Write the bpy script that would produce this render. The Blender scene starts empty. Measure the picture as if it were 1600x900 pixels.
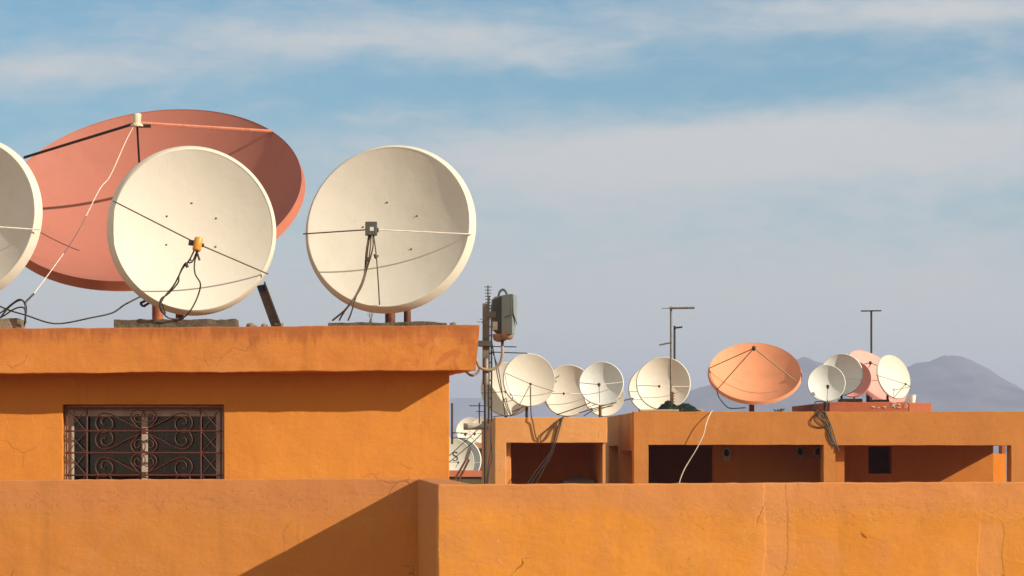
import bpy, bmesh, math, random
from mathutils import Vector, Matrix, noise
PI = math.pi
random.seed(7)
scene = bpy.context.scene
C = scene.collection
CZ = 9.0            # eye height above the street
F, PX, PY = 4000.0, 520.0, 720.0
def P(px, py, D):   # a point seen in direction (px, py), D metres away along the view axis
    return Vector(((px-PX)*D/F, D, (PY-py)*D/F + CZ))
def XW(px, D): return (px-PX)*D/F
def ZW(py, D): return (PY-py)*D/F + CZ

# ------------------------------------------------------------------ mesh helpers
class MB:
    def __init__(s): s.v, s.f, s.sm = [], [], []
    def add(s, vs, fs, smooth=False):
        o = len(s.v); s.v += [Vector(v) for v in vs]
        for f in fs: s.f.append([i+o for i in f]); s.sm.append(smooth)
        return s
    def box(s, lo, hi, M=None):
        x0,y0,z0 = lo; x1,y1,z1 = hi
        vs = [Vector(p) for p in ((x0,y0,z0),(x1,y0,z0),(x1,y1,z0),(x0,y1,z0),(x0,y0,z1),(x1,y0,z1),(x1,y1,z1),(x0,y1,z1))]
        if M is not None: vs = [M @ v for v in vs]
        return s.add(vs, [(0,3,2,1),(4,5,6,7),(0,1,5,4),(1,2,6,5),(2,3,7,6),(3,0,4,7)])
    def bar(s, a, b, w, h, up=(0,0,1)):       # rectangular bar from a to b
        a, b = Vector(a), Vector(b); d = (b-a).normalized(); u = Vector(up)
        if abs(d.dot(u)) > .98: u = Vector((0,1,0))
        x = d.cross(u).normalized(); y = x.cross(d).normalized()
        M = Matrix((x, d, y)).transposed().to_4x4(); M.translation = a
        return s.box((-w/2, 0, -h/2), (w/2, (b-a).length, h/2), M)
    def tube(s, pts, r, n=8, spline=False, r2=None, step=6):
        pts = [Vector(p) for p in pts]
        if spline and len(pts) > 2: pts = catmull(pts, step)
        N = len(pts); rings = []
        t0 = (pts[1]-pts[0]).normalized()
        ref = Vector((0,0,1)) if abs(t0.z) < .9 else Vector((1,0,0))
        x = t0.cross(ref).normalized()
        vs, fs = [], []
        for i, p in enumerate(pts):
            t = (pts[min(i+1,N-1)]-pts[max(i-1,0)]).normalized()
            x = (x - t*x.dot(t)).normalized(); y = t.cross(x)
            rr = r if r2 is None else r + (r2-r)*i/(N-1)
            for k in range(n):
                a = 2*PI*k/n
                vs.append(p + x*math.cos(a)*rr + y*math.sin(a)*rr)
        for i in range(N-1):
            for k in range(n):
                fs.append((i*n+k, i*n+(k+1)%n, (i+1)*n+(k+1)%n, (i+1)*n+k))
        s.add(vs, fs, True)
        s.add(vs[:n], [tuple(range(n))[::-1]]); s.add(vs[-n:], [tuple(range(n))])
        return s
    def lathe(s, prof, n, M, smooth=True, closed=False):
        vs, fs = [], []
        for r, z in prof:
            for k in range(n):
                a = 2*PI*k/n
                vs.append(M @ Vector((r*math.cos(a), r*math.sin(a), z)))
        m = len(prof)
        for i in range(m if closed else m-1):
            j = (i+1) % m
            for k in range(n):
                fs.append((i*n+k, i*n+(k+1)%n, j*n+(k+1)%n, j*n+k))
        return s.add(vs, fs, smooth)
    def panel(s, axis, a0, a1, z0, z1, p0, p1, holes=(), cell=.3, amp=0., seed=0., edge=0., freq=3., warp=None, acell=None):
        """a wall sheet with real thickness and real openings; gently uneven like hand-trowelled plaster"""
        def lines(lo, hi, brk, c):
            b = sorted(set([lo, hi] + [x for x in brk if lo < x < hi])); out = [b[0]]
            for q, w in zip(b, b[1:]):
                n = max(1, int(math.ceil((w-q)/c)))
                out += [q+(w-q)*k/n for k in range(1, n+1)]
            return out
        A = lines(a0, a1, [h[0] for h in holes]+[h[1] for h in holes], acell or cell)
        Z = lines(z0, z1, [h[2] for h in holes]+[h[3] for h in holes], cell)
        def keep(i, j):
            if not (0 <= i < len(A)-1 and 0 <= j < len(Z)-1): return False
            ca, cz = (A[i]+A[i+1])/2, (Z[j]+Z[j+1])/2
            return not any(h[0] < ca < h[1] and h[2] < cz < h[3] for h in holes)
        idx, vs, fs = {}, [], []
        def vert(i, j, side):
            k = (i, j, side)
            if k not in idx:
                a, z, p = A[i], Z[j], (p0 if side == 0 else p1)
                n3 = noise.noise_vector(Vector((a*freq, z*freq, seed+side*7)))
                p += n3[0]*amp
                cnt = sum(keep(i-di, j-dj) for di in (0,1) for dj in (0,1))
                if cnt < 4:
                    ne = noise.noise_vector(Vector((a*freq*3, z*freq*3, seed+11+side*2)))
                    z += ne[1]*edge; a += ne[2]*edge
                v = Vector((a, p, z)) if axis == 'x' else Vector((p, a, z))
                if warp: v = warp(v)
                idx[k] = len(vs); vs.append(v)
            return idx[k]
        for i in range(len(A)-1):
            for j in range(len(Z)-1):
                if not keep(i, j): continue
                q = [(i,j),(i+1,j),(i+1,j+1),(i,j+1)]
                fs.append([vert(*c, 0) for c in q]); fs.append([vert(*c, 1) for c in reversed(q)])
                for (di,dj), (e0,e1) in (((0,-1),(0,1)),((1,0),(1,2)),((0,1),(2,3)),((-1,0),(3,0))):
                    if not keep(i+di, j+dj):
                        fs.append([vert(*q[e1],0), vert(*q[e0],0), vert(*q[e0],1), vert(*q[e1],1)])
        return s.add(vs, fs)
    def build(s, name, mat, parent=None, recalc=True, bevel=0., sharp=40):
        me = bpy.data.meshes.new(name)
        off = WLOC.get(parent.name, Vector((0,0,0))) if parent else Vector((0,0,0))
        me.from_pydata([v-off for v in s.v], [], s.f)
        for p, k in zip(me.polygons, s.sm): p.use_smooth = k
        if recalc:
            bm = bmesh.new(); bm.from_mesh(me)
            bmesh.ops.remove_doubles(bm, verts=bm.verts, dist=1e-6)
            bmesh.ops.recalc_face_normals(bm, faces=bm.faces)
            bm.to_mesh(me); bm.free()
        if any(p.use_smooth for p in me.polygons):
            me.set_sharp_from_angle(angle=math.radians(sharp))
        me.materials.append(mat)
        o = bpy.data.objects.new(name, me); C.objects.link(o)
        if parent: o.parent = parent
        WLOC[o.name] = off
        if bevel:
            b = o.modifiers.new('bevel', 'BEVEL'); b.width = bevel; b.segments = 2; b.limit_method = 'ANGLE'; b.angle_limit = math.radians(60)
        return o
WLOC = {}
def catmull(p, step=6):
    q = [p[0]*2-p[1]] + p + [p[-1]*2-p[-2]]; out = []
    for i in range(1, len(q)-2):
        a,b,c,d = q[i-1:i+3]
        for k in range(step):
            t = k/step
            out.append(.5*((2*b)+(c-a)*t+(2*a-5*b+4*c-d)*t*t+(3*b-a-3*c+d)*t**3))
    return out + [p[-1]]
def thing(name, label, cat, loc, group=None):
    o = bpy.data.objects.new(name, None); o.empty_display_size = .2
    C.objects.link(o); o.location = loc; WLOC[o.name] = Vector(loc)
    o['label'] = label; o['category'] = cat
    if group: o['group'] = group
    return o
def tag(o, label, cat, group=None):
    o['label'] = label; o['category'] = cat
    if group: o['group'] = group
    return o
def struct(o): o['kind'] = 'structure'; return o

# ------------------------------------------------------------------ materials
class NT:
    def __init__(s, name):
        s.m = bpy.data.materials.new(name); s.m.use_nodes = True
        s.t = s.m.node_tree; s.t.nodes.clear()
        s.out = s.n('ShaderNodeOutputMaterial')
    def n(s, typ, **kw):
        n = s.t.nodes.new(typ)
        for k, v in kw.items(): setattr(n, k, v)
        return n
    def put(s, sock, v):
        if isinstance(v, bpy.types.NodeSocket): s.t.links.new(v, sock)
        else: sock.default_value = v
    def math(s, op, a, b=0., c=None, clamp=False):
        n = s.n('ShaderNodeMath', operation=op, use_clamp=clamp)
        s.put(n.inputs[0], a); s.put(n.inputs[1], b)
        if c is not None: s.put(n.inputs[2], c)
        return n.outputs[0]
    def noise(s, vec, scale, detail=4., rough=.55, dist=0.):
        n = s.n('ShaderNodeTexNoise'); s.put(n.inputs['Vector'], vec)
        n.inputs['Scale'].default_value = scale; n.inputs['Detail'].default_value = detail
        n.inputs['Roughness'].default_value = rough; n.inputs['Distortion'].default_value = dist
        return n.outputs[0]
    def scale(s, vec, sc, loc=(0,0,0)):
        n = s.n('ShaderNodeMapping'); s.put(n.inputs[0], vec)
        n.inputs['Scale'].default_value = sc; n.inputs['Location'].default_value = loc
        return n.outputs[0]
    def step(s, v, lo, hi, a=0., b=1.):
        n = s.n('ShaderNodeMapRange', interpolation_type='SMOOTHSTEP'); s.put(n.inputs[0], v)
        for i, x in enumerate((lo, hi, a, b)): s.put(n.inputs[i+1], x)
        return n.outputs[0]
    def mix(s, f, a, b, mode='MIX'):
        n = s.n('ShaderNodeMix', data_type='RGBA', blend_type=mode)
        s.put(n.inputs[0], f); s.put(n.inputs[6], col(a)); s.put(n.inputs[7], col(b))
        return n.outputs[2]
    def bsdf(s, base, rough=.85, metal=0., spec=.3, bump=None, bdist=.01, bstr=1.):
        b = s.n('ShaderNodeBsdfPrincipled')
        s.put(b.inputs['Base Color'], col(base)); s.put(b.inputs['Roughness'], rough)
        b.inputs['Metallic'].default_value = metal; b.inputs['Specular IOR Level'].default_value = spec
        if bump is not None:
            n = s.n('ShaderNodeBump'); s.put(n.inputs['Height'], bump)
            n.inputs['Distance'].default_value = bdist; n.inputs['Strength'].default_value = bstr
            s.t.links.new(n.outputs[0], b.inputs['Normal'])
        s.t.links.new(b.outputs[0], s.out.inputs['Surface'])
        return s.m
    def pos(s): return s.n('ShaderNodeNewGeometry').outputs['Position']
def col(c):
    if isinstance(c, (tuple, list)) and len(c) == 3: return (*c, 1.)
    return c

def plaster(name, c1, c2, worn, seed=0., fine=1., cracks=1., bdist=.012, chips=1., extra=None, streak=.5, rough=.9):
    m = NT(name); p = m.scale(m.pos(), (1,1,1), (seed*3.1, seed*1.7, seed*2.3))
    big = m.step(m.noise(p, .9*fine, 5, .6, .4), .35, .68)
    base = m.mix(big, c1, c2)
    med = m.step(m.noise(p, 4.5*fine, 6, .62, .6), .46, .72)
    base = m.mix(m.math('MULTIPLY', med, .5), base, worn)
    st = m.step(m.noise(m.scale(p, (7*fine, 7*fine, .55*fine)), 1.3, 4, .6), .52, .78)
    base = m.mix(m.math('MULTIPLY', st, streak), base, [x*.72 for x in c1])
    fade = m.step(m.noise(p, 1.6*fine, 7, .66, .9), .54, .72)
    base = m.mix(m.math('MULTIPLY', fade, .42), base, [min(.8, c1[0]*1.04), c1[1]*1.20, c1[2]*1.9])
    gr = m.noise(p, 75*fine, 4, .75)
    base = m.mix(m.step(gr, .35, .75, 0., .36), base, [x*.78 for x in c1])
    warp = m.n('ShaderNodeVectorMath', operation='ADD')
    nv = m.n('ShaderNodeTexNoise'); m.put(nv.inputs['Vector'], p); nv.inputs['Scale'].default_value = 3*fine; nv.inputs['Detail'].default_value = 5
    sc = m.n('ShaderNodeVectorMath', operation='SCALE'); m.put(sc.inputs[0], nv.outputs[1]); sc.inputs['Scale'].default_value = .35/fine
    m.put(warp.inputs[0], p); m.put(warp.inputs[1], sc.outputs[0])
    vo = m.n('ShaderNodeTexVoronoi', feature='DISTANCE_TO_EDGE'); m.put(vo.inputs['Vector'], warp.outputs[0]); vo.inputs['Scale'].default_value = 2.2*fine
    where = m.step(m.noise(p, 1.7*fine, 3, .5, 1.2), .56, .66)
    crack = m.math('MULTIPLY', m.step(vo.outputs['Distance'], .0, .022, 1., 0.), where)
    crack = m.math('MULTIPLY', crack, cracks)
    base = m.mix(m.math('MULTIPLY', crack, .75), base, [x*.42 for x in c1])
    h = m.math('MULTIPLY', m.noise(p, 7*fine, 6, .6, .3), 1.0)
    h = m.math('ADD', h, m.math('MULTIPLY', m.noise(p, 38*fine, 5, .65), .22))
    tro = m.noise(m.scale(p, (2.2*fine, 2.2*fine, 6*fine)), 1.6, 3, .5, 1.)
    h = m.math('ADD', h, m.math('MULTIPLY', tro, .5))
    h = m.math('SUBTRACT', h, m.math('MULTIPLY', crack, .45))
    # small chips and scratches, and a few pale knocks
    q1 = m.noise(m.scale(p, (1,1,1.5)), 36*fine, 3, .55, 1.4); q2 = m.step(m.noise(p, 2.1*fine, 3, .5), .50, .62)
    ch = m.math('MULTIPLY', m.math('MULTIPLY', m.step(q1, .665, .70), q2), chips)
    base = m.mix(m.math('MULTIPLY', ch, .45), base, [x*.55 for x in c1])
    h = m.math('SUBTRACT', h, m.math('MULTIPLY', ch, .5))
    pk = m.math('MULTIPLY', m.step(m.noise(p, 31*fine, 2, .5, .6), .70, .735), m.math('SUBTRACT', 1., q2))
    base = m.mix(m.math('MULTIPLY', pk, .5*chips), base, [min(.8, x*1.25+.04) for x in worn])
    sw = m.noise(m.scale(p, (3*fine, 3*fine, 1.2*fine)), 1.1, 2, .5, 1.6)
    h = m.math('ADD', h, m.math('MULTIPLY', sw, .5))
    if extra: base, h = extra(m, p, base, h)
    return m.bsdf(base, rough, 0, .2, h, bdist, .55)

ORANGE  = (.70,.245,.042); ORANGE2 = (.66,.215,.034); PINKISH = (.49,.205,.088)

def near_extra(m, p, base, h):
    pos = m.pos(); sep = m.n('ShaderNodeSeparateXYZ'); m.put(sep.inputs[0], pos)
    x, z = sep.outputs[0], sep.outputs[2]
    n1 = m.noise(pos, 3., 5, .6); n2 = m.noise(pos, 14., 4, .6)
    # older, pinker coat along the top of the wall
    zz = m.math('ADD', z, m.math('MULTIPLY', m.math('SUBTRACT', n1, .5), .22))
    top = m.step(zz, CZ-.34, CZ-.20)
    base = m.mix(m.math('MULTIPLY', top, .6), base, PINKISH)
    # mended crack: a vertical band of bare filler
    def band(x0, w, lo=None, hi=None):
        dx = m.math('ABSOLUTE', m.math('SUBTRACT', m.math('ADD', x, m.math('MULTIPLY', m.math('SUBTRACT', n1, .5), .10)), x0))
        dx = m.math('ADD', dx, m.math('MULTIPLY', m.math('SUBTRACT', n2, .5), .03))
        b = m.step(dx, w-.006, w+.006, 1., 0.)
        if lo is not None: b = m.math('MULTIPLY', b, m.math('MULTIPLY', m.step(z, lo-.03, lo+.03), m.step(z, hi-.04, hi+.02, 1., 0.)))
        return b
    b1 = band(2.42, .058); b0 = band(2.415, .11); b2 = band(3.60, .068, CZ-.9, CZ-.33)
    pat = m.math('MAXIMUM', b1, b2)
    base = m.mix(m.math('MULTIPLY', b0, .18), base, (.66,.30,.12))
    base = m.mix(m.math('MULTIPLY', pat, .62), base, (.56,.24,.085))
    h = m.math('SUBTRACT', h, m.math('MULTIPLY', pat, .30))
    # blistered paint below the coping on the right
    bl = m.math('MULTIPLY', m.step(z, CZ-.37, CZ-.29), m.step(z, CZ-.26, CZ-.19, 1., 0.))
    bl = m.math('MULTIPLY', bl, m.step(x, 1.7, 2.1))
    fl = m.step(m.noise(m.scale(pos, (1,1,1.3)), 21., 4, .6, 1.6), .57, .60)
    fl = m.math('MULTIPLY', fl, bl)
    h = m.math('ADD', h, m.math('MULTIPLY', fl, .55))
    base = m.mix(m.math('MULTIPLY', fl, .3), base, (.62,.27,.10))
    return base, h

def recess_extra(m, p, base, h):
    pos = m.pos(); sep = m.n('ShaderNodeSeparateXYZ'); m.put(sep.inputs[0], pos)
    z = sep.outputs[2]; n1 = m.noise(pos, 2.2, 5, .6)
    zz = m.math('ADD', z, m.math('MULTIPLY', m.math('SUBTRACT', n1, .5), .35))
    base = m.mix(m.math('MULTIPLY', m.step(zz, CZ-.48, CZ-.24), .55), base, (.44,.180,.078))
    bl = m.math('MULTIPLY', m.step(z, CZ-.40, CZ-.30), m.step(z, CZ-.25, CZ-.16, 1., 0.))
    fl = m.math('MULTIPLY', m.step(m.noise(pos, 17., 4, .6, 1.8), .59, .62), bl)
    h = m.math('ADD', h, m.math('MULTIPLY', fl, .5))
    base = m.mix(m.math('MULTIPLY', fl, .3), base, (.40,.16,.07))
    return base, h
def eave_extra(m, p, base, h):
    pos = m.pos(); sep = m.n('ShaderNodeSeparateXYZ'); m.put(sep.inputs[0], pos)
    z = sep.outputs[2]; n1 = m.noise(pos, 3.3, 6, .65, .6)
    zz = m.math('ADD', z, m.math('MULTIPLY', m.math('SUBTRACT', n1, .5), .30))
    top = m.step(zz, CZ+.93, CZ+1.03)
    base = m.mix(m.math('MULTIPLY', top, .6), base, (.40,.13,.045))
    drip = m.noise(m.scale(pos, (9,9,.35)), 1.3, 5, .65)
    dz = m.math('ADD', z, m.math('MULTIPLY', m.math('SUBTRACT', drip, .5), .55))
    base = m.mix(m.math('MULTIPLY', m.step(dz, CZ+.96, CZ+1.06), .55), base, (.27,.085,.030))
    rough_ = m.step(m.noise(pos, 24., 5, .65, 1.), .56, .66)
    base = m.mix(m.math('MULTIPLY', m.math('MULTIPLY', rough_, m.step(zz, CZ+.86, CZ+1.0)), .6), base, (.33,.13,.05))
    xr = m.step(m.math('ADD', sep.outputs[0], m.math('MULTIPLY', n1, .8)), .35, 1.35)
    bl = m.step(m.noise(pos, 6., 6, .65, 1.5), .50, .60)
    base = m.mix(m.math('MULTIPLY', m.math('MULTIPLY', xr, bl), .7), base, (.42,.13,.035))
    return base, h

M = {}
M['near']  = plaster('orange_plaster_near', (.595,.243,.042), (.56,.219,.036), PINKISH, 1, extra=near_extra, streak=.3, chips=1.5)
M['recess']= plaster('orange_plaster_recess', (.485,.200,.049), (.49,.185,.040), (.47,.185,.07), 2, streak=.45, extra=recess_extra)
M['house'] = plaster('orange_plaster_house', (.62,.246,.044), (.575,.216,.040), (.56,.195,.05), 3, cracks=.35, streak=.45)
M['eave']  = plaster('orange_plaster_eave', (.545,.205,.046), (.49,.178,.041), (.46,.157,.043), 4, cracks=.45, extra=eave_extra, streak=.6)
M['mid']   = plaster('orange_plaster_middle', (.61,.285,.100), (.56,.255,.085), (.53,.245,.095), 5, fine=.55, cracks=.5, bdist=.02)
M['far']   = plaster('orange_plaster_right', (.475,.188,.048), (.42,.163,.040), (.40,.152,.048), 6, fine=.5, cracks=.3, bdist=.02)
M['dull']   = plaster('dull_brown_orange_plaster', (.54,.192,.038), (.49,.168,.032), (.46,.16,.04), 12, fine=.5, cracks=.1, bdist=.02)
M['bright']= plaster('bright_orange_plaster', (.75,.25,.03), (.70,.22,.03), (.6,.2,.04), 7, cracks=0)
M['red']   = plaster('red_render', (.40,.122,.060), (.34,.10,.05), (.36,.12,.065), 8, fine=.6, cracks=.3)
M['salmon']= plaster('salmon_render', (.52,.17,.09), (.48,.15,.08), (.45,.15,.08), 9, fine=.4, cracks=0)
M['beige'] = plaster('beige_render', (.52,.27,.14), (.45,.22,.12), (.4,.2,.1), 10, fine=.4, cracks=0)
M['tile']  = plaster('terracotta_floor', (.34,.15,.08), (.30,.13,.07), (.3,.14,.08), 11, fine=.6, cracks=0)

def simple(name, c, rough=.6, metal=0., spec=.4, var=.25, scale=14., bdist=.002, bstr=.4):
    m = NT(name); p = m.pos()
    n = m.noise(p, scale, 5, .6, .3)
    base = m.mix(m.step(n, .35, .72, 0., 1.), c, [x*(1-var) for x in c])
    return m.bsdf(base, rough, metal, spec, m.noise(p, scale*4, 4, .6), bdist, bstr)
def concrete(name, c):
    m = NT(name); p = m.pos()
    n = m.noise(p, 9., 6, .65, .5); g = m.noise(p, 70., 4, .7)
    base = m.mix(m.step(n, .35, .7), c, [x*.55 for x in c]); base = m.mix(m.step(g, .42, .7, 0., .6), base, [x*.45 for x in c])
    h = m.math('ADD', m.noise(p, 45., 6, .75), m.math('MULTIPLY', n, .8))
    return m.bsdf(base, .95, 0, .15, h, .03, .8)
def dish_paint(name, c, dirt, rough=.62, amt=.45):
    m = NT(name); p = m.pos()
    a = m.step(m.noise(p, 2.2, 6, .62, .5), .45, .8); base = m.mix(m.math('MULTIPLY', a, amt), c, dirt)
    s = m.step(m.noise(m.scale(p, (9,9,.9)), 1.4, 5, .6), .55, .85)
    base = m.mix(m.math('MULTIPLY', s, amt), base, dirt)
    sp = m.step(m.noise(p, 42., 2, .5), .70, .76)
    base = m.mix(m.math('MULTIPLY', sp, .35), base, [x*.6 for x in dirt])
    gr_ = m.noise(p, 90., 3, .7)
    base = m.mix(m.step(gr_, .4, .8, 0., .12), base, dirt)
    dr = m.step(m.noise(m.scale(p, (22,22,1.1)), 1.2, 5, .6, .3), .60, .80)
    base = m.mix(m.math('MULTIPLY', m.math('MULTIPLY', dr, a), .5), base, [x*.62 for x in dirt])
    return m.bsdf(base, rough, 0, .18, m.noise(p, 4.5, 4, .55), .012, .4)
M['cream'] = dish_paint('cream_dish_paint', (.595,.578,.530), (.515,.485,.41))
M['cream_rim'] = dish_paint('cream_rim_paint', (.63,.60,.52), (.50,.45,.35), .4)
M['white'] = dish_paint('white_dish_paint', (.63,.61,.548), (.55,.52,.445), .5)
M['cool']  = dish_paint('cool_white_dish_paint', (.60,.635,.63), (.50,.51,.49), .5)
M['pink']  = dish_paint('salmon_dish_paint', (.38,.146,.112), (.30,.108,.084), .55, .45)
M['pinkrim'] = dish_paint('salmon_rim_paint', (.42,.145,.092), (.31,.095,.065), .55, .5)
M['terra'] = dish_paint('terracotta_dish_paint', (.66,.29,.16), (.50,.215,.12), .6, .6)
M['pale']  = dish_paint('pale_pink_dish_paint', (.66,.325,.285), (.58,.27,.23), .6, .3)
M['dark']  = simple('dark_metal', (.035,.028,.024), .5, .3)
M['cable'] = simple('black_cable_rubber', (.030,.026,.022), .55)
M['browncable'] = simple('brown_cable_rubber', (.10,.062,.035), .6)
M['whitecable'] = simple('white_cable_rubber', (.70,.64,.55), .5)
M['rod']   = simple('weathered_steel_rod', (.20,.14,.085), .5, .4)
M['whiterod'] = simple('white_painted_rod', (.72,.67,.58), .4)
M['pinkrod'] = simple('salmon_painted_rod', (.50,.18,.11), .5)
M['rust']  = simple('rusty_brown_steel', (.17,.070,.038), .7, .2, .3, .45)
M['darkrust']= simple('dark_rusty_angle_iron', (.085,.042,.026), .7, .2, .3, .5)
M['orangepipe'] = simple('orange_brown_pipe', (.34,.12,.05), .6, .1, .3, .45)
M['grille']= simple('oxide_red_ironwork', (.10,.027,.017), .6, .1, .4, .35, 30)
M['lnb']   = simple('orange_plastic', (.72,.30,.035), .4)
M['lnbw']  = simple('aged_white_plastic', (.66,.58,.44), .45)
M['sticker'] = simple('pale_sticker', (.6,.56,.5), .5)
M['conc']  = concrete('rough_concrete', (.30,.24,.175))
M['conc2'] = concrete('dark_concrete', (.17,.135,.10))
M['grey']  = simple('grey_green_plastic', (.200,.245,.240), .42, 0, .4, .12)
M['greyd'] = simple('dark_grey_plastic', (.070,.078,.076), .5)
M['mast']  = simple('weathered_grey_steel', (.19,.165,.145), .5, .35, .4, .4)
M['amber'] = simple('dusty_amber_plastic', (.30,.215,.16), .35)
M['hose']  = simple('beige_conduit', (.36,.29,.21), .55)
M['tarp']  = simple('dark_green_tarpaulin', (.011,.022,.010), .55, 0, .3, .6, 9)
M['wood']  = simple('weathered_plank', (.42,.30,.19), .8)
M['bucket']= simple('white_bucket_plastic', (.74,.72,.66), .45)
M['frame'] = simple('white_window_frame', (.45,.38,.31), .5)
M['black'] = simple('painted_hole_dark', (.012,.010,.009), .8)
M['cement']= simple('pale_cement', (.42,.30,.20), .9)
M['chalk'] = simple('white_wall_paint', (.72,.68,.62), .8)
M['spout'] = simple('pale_grey_pipe', (.42,.38,.32), .6)
M['greycap']= simple('grey_cement_cap', (.22,.19,.16), .9)
g = NT('dark_window_glass')
gl = g.n('ShaderNodeBsdfGlossy'); gl.inputs['Roughness'].default_value = .03; gl.inputs['Color'].default_value = (.75,.75,.75,1)
tr = g.n('ShaderNodeBsdfTransparent'); tr.inputs['Color'].default_value = (.66,.58,.48,1)
lw = g.n('ShaderNodeFresnel'); lw.inputs['IOR'].default_value = 1.5
mx = g.n('ShaderNodeMixShader'); g.put(mx.inputs[0], lw.outputs[0]); g.put(mx.inputs[1], tr.outputs[0]); g.put(mx.inputs[2], gl.outputs[0])
g.put(g.out.inputs['Surface'], mx.outputs[0]); M['glass'] = g.m
gm = NT('dry_ground'); gp = gm.pos()
M['ground'] = gm.bsdf(gm.mix(gm.step(gm.noise(gp, .02, 8, .65), .35, .7), (.30,.19,.12), (.16,.13,.08)), .95)
mm = NT('mountain_rock'); mp = mm.pos()
M['rock'] = mm.bsdf(mm.mix(mm.step(mm.noise(mm.scale(mp,(1,.5,2.2)), .011, 8, .62, .8), .42, .6), (.105,.09,.085), (.018,.018,.02)), .95)

# ------------------------------------------------------------------ ground, mountains, haze
def hill(name, base_d, depth, pts, seed, rough):
    """a mountain range with real depth: ridge heights along x, falling off towards and away from the town"""
    mb = MB(); nx, ny = 260, 44
    x0, x1 = pts[0][0], pts[-1][0]
    def ridge(x):
        for (a, ha), (b, hb) in zip(pts, pts[1:]):
            if a <= x <= b:
                t = (x-a)/(b-a); t = t*t*(3-2*t)*.5 + t*.5
                return ha+(hb-ha)*t
        return 0
    vs, fs = [], []
    for j in range(ny+1):
        v = j/ny
        y = base_d + (v-.5)*depth
        for i in range(nx+1):
            x = x0+(x1-x0)*i/nx
            prof = max(0, 1-abs(v-.5)*2)**.85
            n = noise.fractal(Vector((x*.0022, y*.0022, seed)), .9, 2.1, 7)
            n2 = abs(noise.fractal(Vector((x*.004, y*.0026, seed+5)), .8, 2.1, 6))
            h = ridge(x)*prof*(1 + rough*n*(1-prof*.35) - rough*1.1*n2*(1-prof)) 
            h += rough*9*noise.fractal(Vector((x*.02, y*.012, seed+9)), .8, 2.2, 5)*prof
            vs.append((x, y, h-1))
    for j in range(ny):
        for i in range(nx):
            a = j*(nx+1)+i; fs.append((a, a+1, a+nx+2, a+nx+1))
    mb.add(vs, fs, True)
    return struct(mb.build(name, M['rock'], recalc=False, sharp=180))
MD = 4200.
def rp(px, py, D=MD): return ((px-PX)*D/F, (PY-py)*D/F+CZ)
hill('mountain', MD, 1500, [rp(x,y) for x,y in ((820,700),(930,668),(1010,640),(1085,610),(1130,592),(1180,588),(1225,573),(1256,559),(1275,566),(1300,586),(1345,592),(1400,584),(1432,572),(1447,573),(1476,566),(1500,570),(1540,583),(1575,598),(1610,616),(1680,640),(1760,662),(1850,690),(1950,715))], 3.3, .22)
hill('far_mountain', 6550, 800, [rp(x,y+14,6550) for x,y in ((-300,700),(0,680),(250,668),(480,640),(640,612),(760,600),(860,606),(960,603),(1040,612),(1150,640),(1300,660),(1500,690),(1700,712))], 8.1, .16)
gb = MB(); gb.add([(-6500,-300,0),(7000,-300,0),(7000,7000,0),(-6500,7000,0)], [(0,1,2,3)])
struct(gb.build('ground', M['ground']))
hz = MB(); hz.box((-6600,-400,-1), (7100,7100,205))
ho = hz.build('haze', M['dark']); ho['kind'] = 'stuff'
hm = NT('pale_haze'); pv = hm.n('ShaderNodeVolumePrincipled')
pv.inputs['Color'].default_value = (.59,.695,.95,1); pv.inputs['Density'].default_value = .00028; pv.inputs['Anisotropy'].default_value = .2
hm.put(hm.out.inputs['Volume'], pv.outputs[0])
ho.data.materials.clear(); ho.data.materials.append(hm.m)

# ------------------------------------------------------------------ near terrace walls (one building)
D1, D2, DH = 14.0, 18.5, 21.0
GZ = 0.0
zt = CZ - .130
nb = thing('terrace_building', 'orange plastered terrace wall across the foreground with a deep corner recess', 'building', (2.5, D1, 0))
XR = .575
w = MB(); w.panel('x', XR, 9.0, CZ-2.2, zt, D1, D1+.2, cell=.035, acell=.05, amp=.006, seed=1., edge=.0055, freq=4.5,
    warp=lambda v: Vector((v.x, v.y, v.z + (.0045*max(0, v.x-XR) if v.z > CZ-1 else 0))))
w.build('front_wall', M['near'], nb, bevel=.006)
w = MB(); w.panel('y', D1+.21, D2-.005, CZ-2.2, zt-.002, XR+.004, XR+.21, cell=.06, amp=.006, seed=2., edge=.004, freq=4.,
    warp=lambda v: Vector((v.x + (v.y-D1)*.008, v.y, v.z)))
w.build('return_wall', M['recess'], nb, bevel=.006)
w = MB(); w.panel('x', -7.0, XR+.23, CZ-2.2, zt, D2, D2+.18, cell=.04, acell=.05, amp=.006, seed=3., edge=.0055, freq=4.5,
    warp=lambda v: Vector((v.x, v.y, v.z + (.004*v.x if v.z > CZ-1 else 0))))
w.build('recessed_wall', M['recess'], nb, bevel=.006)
w = MB(); w.box((-7, D2, 0), (XR+.2, D2+.2, CZ-2.203)); w.box((XR, D1, 0), (9, D1+.2, CZ-2.203)); w.box((XR, D1+.203, 0), (XR+.2, D2-.003, CZ-2.203))
w.build('lower_wall', M['near'], nb)
w = MB(); w.box((-7, D2+.21, CZ-1.35), (XR+.2, 27, CZ-1.2)); w.box((XR+.215, D1+.21, CZ-1.35), (9, 27, CZ-1.2))
w.build('terrace_floor', M['tile'], nb)

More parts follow.
